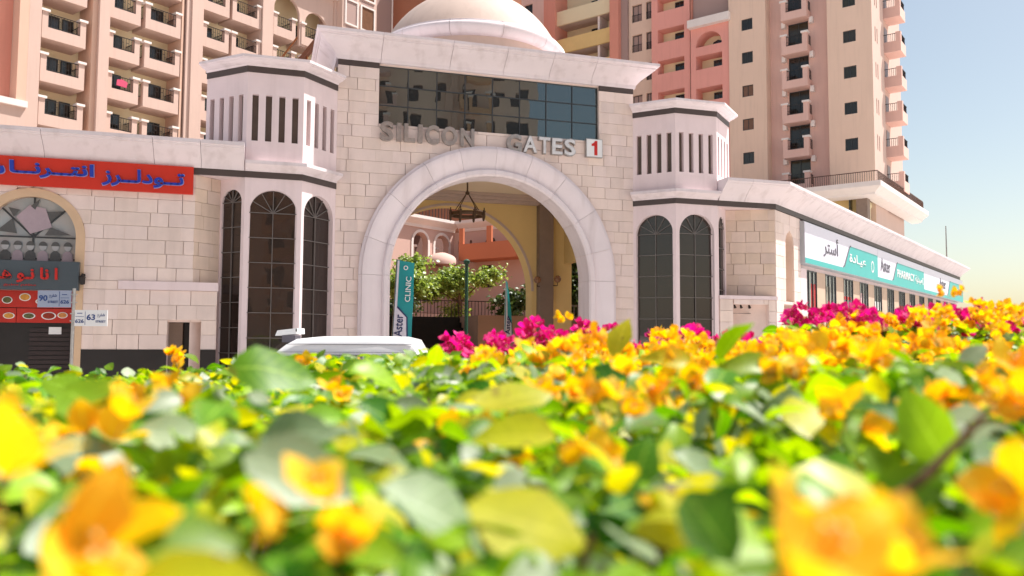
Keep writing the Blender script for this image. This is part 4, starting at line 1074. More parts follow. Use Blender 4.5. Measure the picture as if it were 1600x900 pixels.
# stair frame in orange metal seen over the left tower's roof
sf = thing("metal_stair", "orange painted metal stair frame behind the left tower roof", "stair", FG, -5.2, 5.6, 5.6)
ORM = mat("orange_metal", (.30, .10, .03), .5, .1, 5, metal=.2)
p0, p1 = (-5.55, 5.4, 9.05), (-4.35, 5.4, 10.9)
MB().tube([(-5.2, 5.4, 8.9), (-4.3, 5.4, 10.3)], .03, 6).build("handrail", ORM, sf)
MB().tube([(-4.75, 5.4, 5.6), (-4.75, 5.4, 9.7)], .03, 6).build("post", ORM, sf); MB().tube([(-4.0, 5.7, 5.6), (-4.0, 5.7, 9.9)], .03, 6).build("post", ORM, sf)
q = MB(); q.add([(-4.80, 5.4, 8.9), (-4.68, 5.4, 8.9), (-3.72, 5.4, 10.3), (-3.84, 5.4, 10.3), (-4.80, 6.0, 8.9), (-4.68, 6.0, 8.9), (-3.72, 6.0, 10.3), (-3.84, 6.0, 10.3)], [(0, 1, 2, 3), (4, 7, 6, 5), (0, 4, 5, 1), (1, 5, 6, 2), (2, 6, 7, 3), (3, 7, 4, 0)])
q.build("stair_flight", mat("stair_russet", (.17, .06, .03), .6, .1, 3), sf)

# right tower (facing left), with the rose loggia section and the ochre section beside it
rt = thing("apartment_tower", "tall tan apartment tower at right with square windows and stacked balconies", "tower", FT, 5, 0)
TZ = 52
W1 = [18.82 + 3.3 * i for i in range(7)]
MB().holes(-1.5, 2.2, 0, TZ, [(-.2, .9, z, z + 1.12) for z in W1], 0, .2).build("window_wall", BUFF, rt)
for i, z in enumerate(W1): window(rt, -.2, .9, z, z + 1.12, .15, DOORB2 if i in (1, 2) else DOORB)
# balcony recess
MB().box(2.19, 2.2, .0, 1.2, 0, TZ).build("recess_side", BUFF, rt)
bz = [16.1 + 3.3 * i for i in range(7)]
MB().holes(2.2, 7.9, 0, TZ, [(3.95, 5.85, z + .3, z + 2.75) for z in bz], 1.2, .3).build("recess_wall", CLAY, rt)
MB().box(7.9, 7.91, 0, 1.2, 0, TZ).build("recess_side", BUFF, rt)
for z in bz:
    window(rt, 3.95, 5.85, z + .3, z + 2.75, 1.4)
    balcony(rt, 3.7, 6.1, -.1, 1.19, z - .55, CLAY, panel=.75, top=1.75, post=.45)
    for x in (3.45, 6.05): MB().box(x, x + .35, .7, 1.19, z + 2.35, z + 2.9).build("bracket", CAPW, rt)
MB().holes(7.91, 11.75, 0, TZ, [(9.28, 10.38, z, z + 1.1) for z in W1], 0, .2).build("window_wall", BUFF, rt)
for z in W1: window(rt, 9.28, 10.38, z, z + 1.1, .15)
MB().box(-1.5, 11.5, 1.51, 12, 0, TZ).build("core_wall", BUFF, rt)
# lit side with slit windows and corner balconies
def trc(m_, o=(11.75, 0)):            # side face: local x runs into depth
    m_.v = [(o[0] - y, o[1] + x, z) for x, y, z in m_.v]; return m_
sl = [(a, a + .28, z, z + 1.4) for z in W1 for a in (1.05, 1.75)]
trc(MB().holes(0, 4.4, 0, TZ, sl, 0, .15)).build("side_wall", PINK, rt)
for h in sl: trc(MB().box(h[0], h[1], .12, .14, h[2], h[3])).build("slit_pane", DOORB, rt)
MB().box(9.5, 11.6, 4.41, 12, 0, TZ).build("side_recess", PINK, rt)
for z in bz:
    b = MB().box(11.61, 13.1, 5.0, 7.2, z - .55, z - .3).box(12.95, 13.1, 5.0, 7.2, z - .3, z + .45).box(11.61, 12.95, 5.0, 5.15, z - .3, z + .45)
    b.box(12.65, 13.099, 5.001, 5.4, z + .45, z + 1.3)
    o = b.build("balcony", CLAY, rt)
    r = MB()
    for i in range(6): r.box(11.75 + i * .16, 11.78 + i * .16, 5.05, 5.08, z + .45, z + 1.15)
    r.box(11.61, 12.65, 5.04, 5.09, z + 1.15, z + 1.2)
    for i in range(8): r.box(13.0, 13.04, 5.5 + i * .22, 5.53 + i * .22, z + .45, z + 1.15)
    r.box(13.0, 13.05, 5.4, 7.2, z + 1.15, z + 1.2)
    r.build("railing", IRON, o)
    MB().box(11.601, 11.63, 5.3, 6.5, z - .25, z + 2.1).build("balcony_door", DOORB2, rt)

rl = thing("apartment_building", "rose pink apartment block with open loggias beside the tan tower", "building", FT, -6, .3)
zl = [19.55 + 3.33 * i for i in range(7)]
ops = [(-9.4, -6.4, z, z + 1.42) for z in zl] ; ops2 = [(-5.05, -2.25, z - .45, z + .95) for z in zl]
MB().holes(-10.1, -5.75, 0, TZ, ops, .30, 1.6).build("loggia_wall", ROSE, rl)
MB().holes(-5.60, -1.51, 0, 30.6, [o for o in ops2 if o[3] < 31], .10, 1.6).arch(-5.60, -1.51, 30.6, 33.4, -3.65, 1.38, 31.45, .10, 1.7, 20, sill=31.4).build("loggia_wall", ROSE, rl)
MB().box(-5.1, -2.2, 1.70, 1.89, 31.2, 33.1).build("loggia_back", STRAW, rl)
MB().plate([(-3.9, 31.45), (-2.7, 31.45), (-2.7, 31.9), (-2.85, 32.2), (-3.3, 32.35), (-3.75, 32.2), (-3.9, 31.9)], 1.62, 1.69).build("arched_door", DOORB, rl)
MB().box(-5.749, -5.601, .45, 1.9, 0, TZ).build("pier", CORAL, rl)
MB().box(-10.1, -1.51, 1.9, 12, 0, TZ).build("core_wall", STRAW, rl)
for (a, b, c, d) in ops: window(rl, a + 1.4, a + 2.5, c + .02, d - .25, 1.62); MB().box(a, b, 1.70, 1.89, c, d).build("loggia_back", STRAW, rl)
for (a, b, c, d) in ops2:
    if d < 31: window(rl, a + 1.3, a + 2.4, c + .02, d - .25, 1.62); MB().box(a, b, 1.70, 1.89, c, d).build("loggia_back", STRAW, rl)
MB().box(-5.7, -1.3, -.5, 1.5, 33.4, 34.2).build("cornice", CAPW, rl)
MB().box(-5.6, -1.51, .8, 1.9, 34.2, TZ).build("upper_wall", MAUVE, rl)
tb = thing("apartment_building", "tan apartment block with slim corner windows beside the rose block", "building", FT, -11.5, 1.2)
hs = [(-12.9, -11.7, z, z + 1.9) for z in zl] + [(-11.2, -10.5, z, z + 1.9) for z in zl]
MB().holes(-13.3, -10.11, 0, TZ, hs, 1.2, .4).build("wall", BUFF, tb)
for h in hs:
    window(tb, *h, 1.5, MAUVE); 
    r = MB().box(h[0], h[1], 1.22, 1.25, h[2] + .75, h[2] + .8)
    for i in range(8): r.box(h[0] + (h[1] - h[0]) * i / 8, h[0] + (h[1] - h[0]) * i / 8 + .025, 1.225, 1.245, h[2], h[2] + .75)
    r.build("railing", IRON, tb)
MB().box(-13.3, -10.11, 1.61, 12, 0, TZ).build("core_wall", BUFF, tb)
MB().box(-14.1, -13.31, .9, 5, 0, TZ).build("pier", MAUVE, tb)
MB().box(-15.2, -14.11, .3, 5, 0, TZ).build("pier", CORAL, tb)
yb = thing("apartment_building", "ochre apartment block with long ribbon balconies right of the dome", "building", FT, -19, 2)
for z in zl:
    MB().box(-22.6, -15.21, 1.0, 1.25, z - 1.5, z + .15).build("parapet", STRAW if int(z) % 2 else YELLOW, yb)
    MB().box(-22.6, -15.21, 1.25, 3.2, z - 1.5, z - 1.2).build("slab", CREAM, yb)
    window(yb, -16.6, -15.4, z - .9, z + 1.35, 3.15); window(yb, -19.2, -18.2, z - .9, z + 1.35, 3.15)
MB().box(-18.2 + .9, -18.2 + 1.15, 1.3, 3.2, 0, TZ).build("fin_wall", CAPW, yb)
MB().box(-22.6, -15.21, 3.2, 12, 0, TZ).build("core_wall", STRAW, yb)
MB().box(-24.2, -22.6, .6, 6, 0, TZ).build("pier", CORAL, yb)
MB().holes(-30, -24.2, 0, TZ, [(-27, -25.8, z, z + 1.9) for z in zl], .6, .3).build("wall", CLAY, yb)
for z in zl: 
    w = window(yb, -27, -25.8, z, z + 1.9, .85)
MB().box(-30, -24.2, .95, 6, 0, TZ).build("core_wall", CLAY, yb)

# podium terrace in front of the tower
FP = Frame(29.78, 66.0, -37)
pd = thing("podium_building", "podium with white overhanging terrace roof and arched openings at right", "building", FP, 0, 0)
PZ = [(-1.5, 13.75), (-.9, 13.78), (-.55, 13.9), (-.5, 14.05), (-.25, 14.25), (0, 14.45), (.05, 14.5), (.05, 14.9), (-1.5, 14.9)]
def q53(s, t): return (math.sin(R(0)) + t * 0 + 0, 0)
pp = [(-13, 0), (0.25, 0), (0.25, 20)]
smooth(sweep(pp, PZ).build("terrace_cornice", CAPW, pd), 30)
MB().prism([(-13, .6), (-.4, .6), (-.4, 20), (-13, 20)], 14.5, 14.88).build("terrace_slab", CAPW, pd)
MB().box(-13, -1.6, 2.2, 2.6, 0, 13.9).build("wall", YELLOW, pd)
side = MB()
for i in range(8):
    c0 = 3.2 + i * 1.9
    m_ = MB().arch(c0 - .95, c0 + .95 - .001, 0, 13.9, c0, .5, 13.0, 0, .4, 14, sill=11.0)
    side.add([(-1.6 - y, x, z) for x, y, z in m_.v], m_.f)
side.build("arcade_wall", STRAW, pd)
MB().box(-2.6, -2.5, 1.5, 18, 0, 13.9).build("arcade_back", DOORB, pd)
MB().box(-2.0, -1.1, 1.4, 2.3, 0, 13.8).build("column", BROWN, pd); MB().box(-5.0, -4.2, 1.4, 2.2, 0, 13.8).build("column", YELLOW, pd)
rr = MB(); rr.box(-13, -.05, .28, .32, 15.75, 15.82); rr.box(-.05, -.01, .28, 19, 15.75, 15.82)
for i in range(72): rr.box(-12.9 + i * .18, -12.87 + i * .18, .285, .315, 14.9, 15.75)
for i in range(95): rr.box(-.045, -.015, .4 + i * .2, .43 + i * .2, 14.9, 15.75)
rr.build("railing", mat("brown_rail", (.10, .05, .035), .6, .1, 5), pd)

# building opposite, seen in the mirror window
FO = Frame(40.5, -36.5, 206)
ob = thing("apartment_building", "tan apartment block across the street mirrored in the gate window", "building", FO, 20, 0)
zo = [4 + 3.3 * i for i in range(14)]
ho = []
x = 1.0
while x < 52:
    for z in zo: ho.append((x, x + (1.6 if int(x) % 3 else 1.1), z, z + 1.9))
    x += 2.9
MB().holes(0, 53, 0, 52, ho, 0, .35).build("wall", BUFF, ob)
MB().box(0, 53, .35, .6, 0, 52).build("window_band", DOORB, ob)
for i in range(5):
    a = 5.2 + i * 10.2
    for z in zo[:13]: balcony(ob, a, a + 2.6, -1.3, -.01, z - .9, CLAY if i % 2 else TANP, rail=False)
for i in range(6): MB().box(8.6 + i * 8.7, 9.3 + i * 8.7, -.8, -.002, 0, 52).build("pilaster", CORAL if i % 2 else PEACH, ob)
MB().box(0, 53, .6, 12, 0, 52).build("core_wall", BUFF, ob)

# ---------------------------------------------------------------- courtyard behind the arch
FCb = Frame(-3.01, 42, 53); FCd = Frame(-3.01, 42, -37)
cy = thing("courtyard_building", "pink courtyard building with white trimmed arches seen through the gate", "building", FCb, -2, 0)
LPK = mat("dusty_pink", (.62, .42, .36), .85, .06, .3)
mb = MB().arch(-3.1, -1.77, 5.35, 7.2, -2.52, .53, 6.45, 0, .35, 16).arch(-1.769, -.001, 5.35, 7.2, -.95, .53, 6.45, 0, .35, 16)
mb.box(-12, -3.101, 0, .35, 0, 7.2).box(-3.1, -.001, -.25, .35, 3.0, 5.349)
mb.build("arcade_wall", LPK, cy)
for cx in (-2.52, -.95):
    t_ = MB(); n = 16
    for i in range(n):
        a0, a1 = math.pi * i / n, math.pi * (i + 1) / n
        t_.quad(*[(cx - r * math.cos(a), -.04, 6.45 + r * math.sin(a)) for r, a in ((.52, a0), (.52, a1), (.66, a1), (.66, a0))])
    for s in (-1, 1):
        a_, b_ = sorted((cx + s * .52, cx + s * .66)); t_.box(a_, b_, -.04, -.002, 5.35, 6.45)
    t_.build("arch_trim", CAPW, cy)
    MB().box(cx - .1, cx + .1, .5, .7, 5.35, 6.3).box(cx - .2, cx + .2, .4, .8, 6.3, 6.4).build("column", CAPW, cy)
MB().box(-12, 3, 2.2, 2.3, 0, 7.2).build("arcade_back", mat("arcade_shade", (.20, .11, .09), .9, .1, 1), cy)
smooth(MB().lathe(-1.75, -.75, [(0.85 * math.cos(R(10 * i)), 5.36 + .62 * math.sin(R(10 * i))) for i in range(10)], 24).build("small_dome", LPK, cy), 50)
COR = [(-.3, 7.2), (.05, 7.2), (.08, 7.35), (.2, 7.45), (.32, 7.55), (.36, 7.6), (.36, 7.75), (-.3, 7.75)]
pB = [(-12, 0), (0, 0)]
smooth(sweep(pB, COR).build("cornice", CAPW, cy), 30)
MB().box(-12, -.0, .3, 6, 7.5, 7.74).build("terrace", CAPW, cy)
MB().box(-9, -.5, 2.5, 6, 7.75, 13.5).build("upper_wall", MAUVE, cy)
for a in (-5.2, -3.4, -1.6): MB().box(a, a + .8, 2.44, 2.499, 7.8, 10.4).build("upper_door", DOORB, cy)
r = MB().box(-12, -.3, .1, .14, 8.5, 8.55)
for i in range(50): r.box(-11.9 + i * .235, -11.87 + i * .235, .105, .135, 7.75, 8.5)
r.build("railing", IRON, cy)
cd = thing("courtyard_building", "coral balcony wing meeting the pink arcade inside the courtyard", "building", FCd, 3, 0)
MB().holes(.001, 9, 0, 7.2, [(.28, .42, 6.2, 6.75), (.55, .7, 6.2, 6.75), (1.05, 1.2, 6.2, 6.75)], 0, .2).build("wall", LPK, cd)
for a in (.28, .55, 1.05): MB().box(a, a + .15, .15, .17, 6.2, 6.75).build("slit_pane", DOORB, cd)
smooth(sweep([(0.37, 0), (9, 0)], COR).build("cornice", CAPW, cd), 30)
MB().box(0.3, 9, .31, 6, 7.2, 7.74).build("terrace", CAPW, cd)
MB().box(1.35, 4.9, -1.2, -1.05, 5.6, 6.40).box(1.35, 1.5, -1.05, -.01, 5.6, 6.4).box(1.35, 4.9, -1.049, -.01, 5.6, 5.75).build("balcony", ORANGE_P, cd)
MB().box(1.36, 1.62, -1.19, -1.06, 6.4, 7.19).build("balcony_pier", ORANGE_P, cd); MB().box(3.1, 3.4, -1.19, -1.06, 6.4, 7.19).build("balcony_pier", ORANGE_P, cd)
MB().plate([(2.1, 6.1), (2.75, 6.1), (2.75, 6.55), (2.65, 6.75), (2.42, 6.85), (2.2, 6.75), (2.1, 6.55)], -.05, -.004).build("arched_door", DOORB, cd)
MB().box(1.9, 2.6, -.04, -.004, 4.3, 5.4).build("door", DOORB, cd)

te = flat("courtyard_terrace", [tuple(FG.w(a, b).xy) for a, b in ((-14, 9.0), (16, 9.0), (16, 40), (-14, 40))], 2.45, TERRA)
st = thing("entrance_steps", "dark steps with painted-in shade rising to the courtyard behind the arch", "steps", FG, -.7, 6)
for i in range(13):
    MB().box(-2.6 if i < 20 else -2, 1.35, 5.6 + i * .26, 9.0, i * .188, (i + 1) * .188 - .001).build("step", STEPD, st)
MB().box(-8, -2.62, 5.6, 9.0, 0, 2.44).build("left_plinth", STEPD, st); 
MB().box(1.36, 9, 6.3, 9.0, 0, 2.44).build("right_plinth", TERRA, st)
lp = thing("lamp_post", "green lamp post standing inside the courtyard entrance", "lamp post", FG, .96, 6.2)
GRN = mat("green_paint", (.03, .10, .065), .5, .1, 4)
MB().lathe(.96, 6.2, [(0, 0), (.16, 0), (.16, .08), (.08, .14), (.07, .5), (0, .5)], 12).build("base", GRN, lp)
MB().tube([(.96, 6.2, .4), (.96, 6.2, 4.05)], .055, 10).build("post", GRN, lp)
MB().lathe(.96, 6.2, [(0, 4.0), (.09, 4.02), (.11, 4.12), (.05, 4.16), (0, 4.18)], 12).build("finial", GRN, lp)
gr = thing("garden_railing", "dark iron railing along the courtyard planting", "railing", FG, 2, 9.2, 2.45)
for i in range(46): MB().box(-1.6 + i * .12, -1.58 + i * .12, 9.2, 9.212, 2.45, 3.0).build("baluster", IRON, gr)
MB().box(-1.6, 3.9, 9.19, 9.22, 3.0, 3.03).build("top_rail", IRON, gr)
gr2 = thing("garden_railing", "pale short railing right of the brown pilaster", "railing", FG, 4.2, 6, 2.3)
for i in range(12): MB().box(3.6 + i * .12, 3.63 + i * .12, 6.0, 6.03, 0.0, 2.75).build("baluster", MULL, gr2)
MB().box(3.6, 5.0, 5.99, 6.04, 2.75, 2.8).build("top_rail", MULL, gr2)
# ---------------------------------------------------------------- foliage
UVP = [(x, t) for t in (0, .12, .32, .55, .78, .92, 1.0) for x in (0, .5, 1)]
def set_uv(me, uv):
    a = me.attributes.new('leafuv', 'FLOAT2', 'POINT'); a.data.foreach_set('vector', [c for q in uv for c in q])
def leaf_rows(L=1.0, W=.62, fold=.25, droop=.25, curl=.0, tip=1.0, n=6):
    """leaf along +Y, unit length, three vertices across; returns verts, faces"""
    ts = [0, .12, .32, .55, .78, .92, 1.0]; ws = [.04, .55, .95, 1.0, .66, .26, .0]
    vs = []; fs = []
    for t, w in zip(ts, ws):
        hw = W / 2 * w; z = -droop * t * t * L
        vs += [(-hw * rl_.uniform(.9, 1.08), t * L, z + fold * hw + rl_.uniform(-.05, .05) * w), (0, t * L, z - curl * math.sin(t * 6) * .05), (hw * rl_.uniform(.9, 1.08), t * L, z + fold * hw + rl_.uniform(-.05, .05) * w)]
    for i in range(len(ts) - 1):
        a = i * 3
        fs += [(a, a + 1, a + 4, a + 3), (a + 1, a + 2, a + 5, a + 4)]
    return vs, fs
rl_ = random.Random(21)
LEAFV = [leaf_rows(1, rl_.uniform(.52, .70), rl_.uniform(-.1, .75), rl_.uniform(.0, .65), rl_.uniform(-1, 1)) for _ in range(8)]
BRACTV = [leaf_rows(1, rl_.uniform(.74, .92), rl_.uniform(.1, .6), rl_.uniform(-.45, .1), 1.5) for _ in range(6)]
def lmesh(v, name, m):
    me = bpy.data.meshes.new(name); me.from_pydata(v[0], [], v[1])
    for p in me.polygons: p.use_smooth = True
    set_uv(me, UVP); me.materials.append(m); return me
def rot_to(dirv, normal):
    """matrix whose Y axis is dirv and Z axis close to normal"""
    y = dirv.normalized(); x = y.cross(normal).normalized(); z = x.cross(y)
    return Matrix((x, y, z)).transposed()
def flower(rnd, nb=3, size=.036, mm=None):
    """a papery bougainvillea flower: three bracts round a pale tube; returns verts, faces, tube verts, tube faces"""
    vs, fs = [], []
    for k in range(nb):
        v, f = rnd.choice(BRACTV); t = 2 * math.pi * k / nb + rnd.uniform(-.25, .25); open_ = rnd.uniform(.45, 1.1); sz = size * rnd.uniform(.85, 1.15)
        d = Vector((math.cos(t) * math.sin(open_), math.sin(t) * math.sin(open_), math.cos(open_)))
        nrm = Vector((-math.cos(t) * math.cos(open_), -math.sin(t) * math.cos(open_), math.sin(open_)))
        M = rot_to(d, nrm) * sz; b = len(vs)
        vs += [tuple(M @ Vector(p) + Vector((0, 0, 0))) for p in v]; fs += [tuple(i + b for i in q) for q in f]
    tv, tf = [], []
    for k in range(3):
        t = 2 * math.pi * k / 3 + .5; c = Vector((.004 * math.cos(t), .004 * math.sin(t), size * .5)); b = len(tv)
        for i in range(5): a = 2 * math.pi * i / 5; tv.append((c.x + .0016 * math.cos(a), c.y + .0016 * math.sin(a), c.z))
        tv.append((c.x * .3, c.y * .3, 0)); tf += [(b + i, b + (i + 1) % 5, b + 5) for i in range(5)] + [tuple(b + i for i in range(5))]
    return vs, fs, tv, tf
def cluster(rnd, n, spread, size):
    """a spray of flowers"""
    V, Fc, TV, TF = [], [], [], []
    for i in range(n):
        d = Vector((rnd.gauss(0, 1), rnd.gauss(0, 1), abs(rnd.gauss(.6, .6)))).normalized()
        c = d * spread * rnd.uniform(.4, 1.0)
        M = rot_to(d.orthogonal(), d).copy()
        v, f, tv, tf = flower(rnd, 3, size * rnd.uniform(.8, 1.15))
        b = len(V); V += [tuple(M @ Vector(p) + c) for p in v]; Fc += [tuple(k + b for k in q) for q in f]
        tv += [tuple(M.inverted() @ (q - c)) for q in (Vector((.0012, 0, -.01)), Vector((-.0012, .0008, -.01)), c + Vector((0, .0012, 0)), c - Vector((0, .0012, 0)))]; k_ = len(tv) - 4; tf += [(k_, k_ + 1, k_ + 2), (k_ + 1, k_, k_ + 3)]
        b = len(TV); TV += [tuple(M @ Vector(p) + c) for p in tv]; TF += [tuple(k + b for k in q) for q in tf]
    return V, Fc, TV, TF
def cmesh(c, name, m):
    V, Fc, TV, TF = c; k = len(V)
    me = bpy.data.meshes.new(name); me.from_pydata(V + TV, [], Fc + [tuple(i + k for i in f) for f in TF])
    set_uv(me, UVP * (len(V) // 21) + [(.3, .5)] * len(TV)); me.materials.append(m); me.materials.append(FLOWERW)
    nf = len(Fc)
    for i, p in enumerate(me.polygons): p.use_smooth = True; p.material_index = 0 if i < nf else 1
    return me

def hedge_top(x, y):
    return 1.562 + (y / 2.2) * (.013 + .065 * max(x, -.3)) + .018 * math.sin(3.1 * x + 1.3 * y) + .012 * math.sin(7.3 * x + 5.1 * y + 1) + .010 * math.sin(11 * y - 4 * x) + .016 * math.sin(37 * x + 3 * math.sin(5 * y)) * math.sin(31 * y + 2 * math.sin(6 * x))

rh = random.Random(99)
LM = [lmesh(v, "leaf", LEAF) for v in LEAFV]
LMY = [lmesh(v, "leaf", LEAF_Y) for v in LEAFV]
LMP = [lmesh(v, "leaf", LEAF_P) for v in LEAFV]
hedge = thing("bougainvillea_hedge", "clipped bougainvillea hedge with golden orange bracts filling the foreground", "hedge", FW0, 0, 1.2)
hedge2 = thing("bougainvillea_hedge", "bougainvillea with magenta bracts growing behind the golden orange hedge", "hedge", FW0, .5, 2.6)
OX = {hedge.name: Vector((0, 1.2, 0)), hedge2.name: Vector((.5, 2.6, 0))}
def place(parent, me, p, M, s, name):
    o = bpy.data.objects.new(name, me); COL.objects.link(o); o.parent = parent
    o.matrix_local = Matrix.Translation(p - OX[parent.name]) @ (M * s).to_4x4()
    return o
def rand_leaf_rot(rnd, up=.75):
    n = Vector((rnd.gauss(.15, .55), rnd.gauss(-.1, .6), up)).normalized()
    t = rnd.uniform(0, 2 * math.pi); d = Vector((math.cos(t), math.sin(t), rnd.uniform(-.35, .25)))
    d = (d - n * d.dot(n)).normalized()
    return rot_to(d, n)
# hero leaves and flowers close to the lens
# (x, y, z, length, direction, normal)
heroes = [(-.150, .30, 1.574, .060, (1, .1, .05), (.1, -.55, .8)), (-.125, .385, 1.596, .055, (.9, .0, -.25), (-.1, -.75, .6)),
          (-.06, .375, 1.583, .060, (1, .25, -.35), (.25, -.5, .8)), (-.02, .38, 1.575, .058, (1, -.1, -.3), (.1, -.7, .6)),
          (-.26, .75, 1.622, .080, (1, .2, .12), (-.15, -.8, .5)), (-.285, .50, 1.583, .052, (1, .1, 0), (0, -.6, .7)),
          (.10, .52, 1.580, .060, (.9, -.3, -.45), (.3, -.5, .8)), (.15, 1.2, 1.625, .065, (.25, .05, 1), (-.5, -.8, .1)),
          (-.34, .62, 1.612, .085, (.9, -.4, -.25), (.2, -.6, .7)), (.03, .55, 1.585, .060, (-1, .2, .1), (.1, -.6, .7)), (.245, .46, 1.578, .052, (-.4, .2, .8), (-.6, -.6, .3)),
          (-.03, .66, 1.60, .07, (.8, .3, .1), (-.1, -.5, .8)), (.05, .30, 1.555, .06, (-.9, -.1, .1), (.1, -.4, .9)), (.28, .5, 1.58, .06, (.9, .1, .2), (-.3, -.6, .7)), (-.18, .9, 1.615, .07, (.9, .2, 0), (.2, -.5, .8)), (.12, .85, 1.612, .07, (-.9, .3, .1), (.1, -.6, .7))]
leaves_done = 0
for i, (x, y, z, s, d, n) in enumerate(heroes):
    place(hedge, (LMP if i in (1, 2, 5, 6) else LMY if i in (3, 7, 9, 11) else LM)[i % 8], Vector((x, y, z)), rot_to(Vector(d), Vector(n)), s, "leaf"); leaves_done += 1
CMS = [cmesh(cluster(random.Random(300 + i), rh.choice((6, 7, 8)), .034, .0235), "flower_spray", BRACT_O) for i in range(10)]
CML = [cmesh(cluster(random.Random(330 + i), 3, .016, .030), "flower_spray", BRACT_O) for i in range(5)]
CMM = [cmesh(cluster(random.Random(400 + i), rh.choice((6, 7, 8)), .036, .026), "flower_spray", BRACT_M) for i in range(8)]
herof = [(-.172, .27, 1.607, 1.0), (-.155, .28, 1.583, .95), (-.085, .335, 1.593, .62), (-.07, .34, 1.575, .6), (.075, .235, 1.588, 1.05), (.108, .25, 1.585, .9), (.235, .37, 1.590, .85),
         (.255, .62, 1.595, .9), (.34, .66, 1.598, .9), (.40, .55, 1.60, .9), (-.29, .62, 1.60, .7), (.06, .55, 1.575, .7), (-.31, .75, 1.605, .7), (.055, .80, 1.60, .6), (.48, .8, 1.625, 1.0), (.39, .9, 1.63, .9)]
for i, (x, y, z, s) in enumerate(herof):
    t = random.Random(i).uniform(0, 6); place(hedge, CML[i % 5], Vector((x, y, z - (.012 if y < .5 else .008))), Matrix.Rotation(t, 3, 'Z') @ Matrix.Rotation(.5, 3, 'X'), s, "flower_spray")
sprays = len(herof)
# candidates over the hedge volume
def in_view(p, pad=.12):
    return abs(p.x) < p.y * (.66 + pad) + .05 and p.y > .15
LV, LF, LI = [], [], []; cand = []
for k in range(32000):
    y = .13 + 2.35 * rh.random() ** .9; x = rh.uniform(-1.0, 1.0) * (y * .72 + .25)
    dep = abs(rh.gauss(0, .06)) if rh.random() < .62 else rh.uniform(.05, .42)
    p = Vector((x, y, hedge_top(x, y) - dep + .02 * rh.random()))
    dist = (p - CAM).length
    if dist < .30: continue
    if y < .42 and p.z > 1.565: continue
    cand.append((dist, p, rand_leaf_rot(rh, .75), (rh.uniform(.016, .032) if rh.random() < .5 else rh.uniform(.034, .056)), rh.randrange(8), dep))
cand.sort(key=lambda c: c[0])
for dist, p, M, s, k, dep in cand:
    if leaves_done < 300 and in_view(p) and dep < .10:
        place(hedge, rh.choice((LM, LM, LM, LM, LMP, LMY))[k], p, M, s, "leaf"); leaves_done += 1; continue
    v, f = LEAFV[k]; b = len(LV); MM = M * s; q = p - OX[hedge.name]
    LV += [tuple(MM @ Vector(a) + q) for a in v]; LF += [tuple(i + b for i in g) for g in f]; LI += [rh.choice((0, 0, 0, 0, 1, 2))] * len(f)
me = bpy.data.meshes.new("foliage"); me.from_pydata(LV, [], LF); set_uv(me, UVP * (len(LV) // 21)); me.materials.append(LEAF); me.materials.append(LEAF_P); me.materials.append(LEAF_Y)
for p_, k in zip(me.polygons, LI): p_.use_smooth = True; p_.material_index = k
o = bpy.data.objects.new("foliage", me); COL.objects.link(o); o.parent = hedge; o['kind'] = 'stuff'
# flower sprays: thick at the right and along the back, sparse at the front left
BV, BF, BMI = [], [], []; fl = []
for k in range(1150):
    y = .4 + 2.0 * rh.random() ** .75; x = rh.uniform(-1, 1) * (y * .72 + .2)
    pxn = x / y                              # -0.6 .. 0.6 across the picture
    dens = .035 + .52 * max(0, min(1, (pxn + .12) / .38)) * max(0.25, min(1, (y - .5) / .9)) + (.02 if y > 1.6 else 0)
    if rh.random() > dens: continue
    p = Vector((x, y, hedge_top(x, y) + rh.uniform(-.035, .022) + (.02 if pxn > .1 and y > 1.3 else 0)))
    fl.append(((p - CAM).length, p, Matrix.Rotation(rh.uniform(0, 6.28), 3, 'Z') @ Matrix.Rotation(rh.uniform(-.5, .5), 3, 'X'), rh.uniform(.8, 1.15), rh.randrange(10)))
for p in ((1.023, 1.9, 1.762), (1.085, 1.9, 1.728), (.99, 1.6, 1.70), (.93, 1.75, 1.71), (1.15, 1.85, 1.71), (.86, 1.7, 1.70), (.126, 2.0, 1.702)):
    fl.append((1.0, Vector(p), Matrix.Rotation(rh.uniform(0, 6), 3, 'Z'), .7, rh.randrange(10)))
fl.sort(key=lambda c: c[0])
def join_into(V, Fc, MI, me, p, M, s, og):
    b = len(V); MM = M * s; q = p - og
    V += [tuple(MM @ v.co + q) for v in me.vertices]
    for poly in me.polygons: Fc.append(tuple(i + b for i in poly.vertices)); MI.append(poly.material_index)
for dist, p, M, s, k in fl:
    if sprays < 300: place(hedge, CMS[k], p, M, s, "flower_spray"); sprays += 1
    else: join_into(BV, BF, BMI, CMS[k], p, M, s, OX[hedge.name])
def stuff(name, V, Fc, MI, mats, parent):
    me = bpy.data.meshes.new(name); me.from_pydata(V, [], Fc)
    if len(V) % 21 == 0: set_uv(me, UVP * (len(V) // 21))
    for m in mats: me.materials.append(m)
    for p_, k in zip(me.polygons, MI): p_.use_smooth = True; p_.material_index = k
    o = bpy.data.objects.new(name, me); COL.objects.link(o); o.parent = parent; o['kind'] = 'stuff'
if BV: stuff("blossom", BV, BF, BMI, [BRACT_O, FLOWERW], hedge)
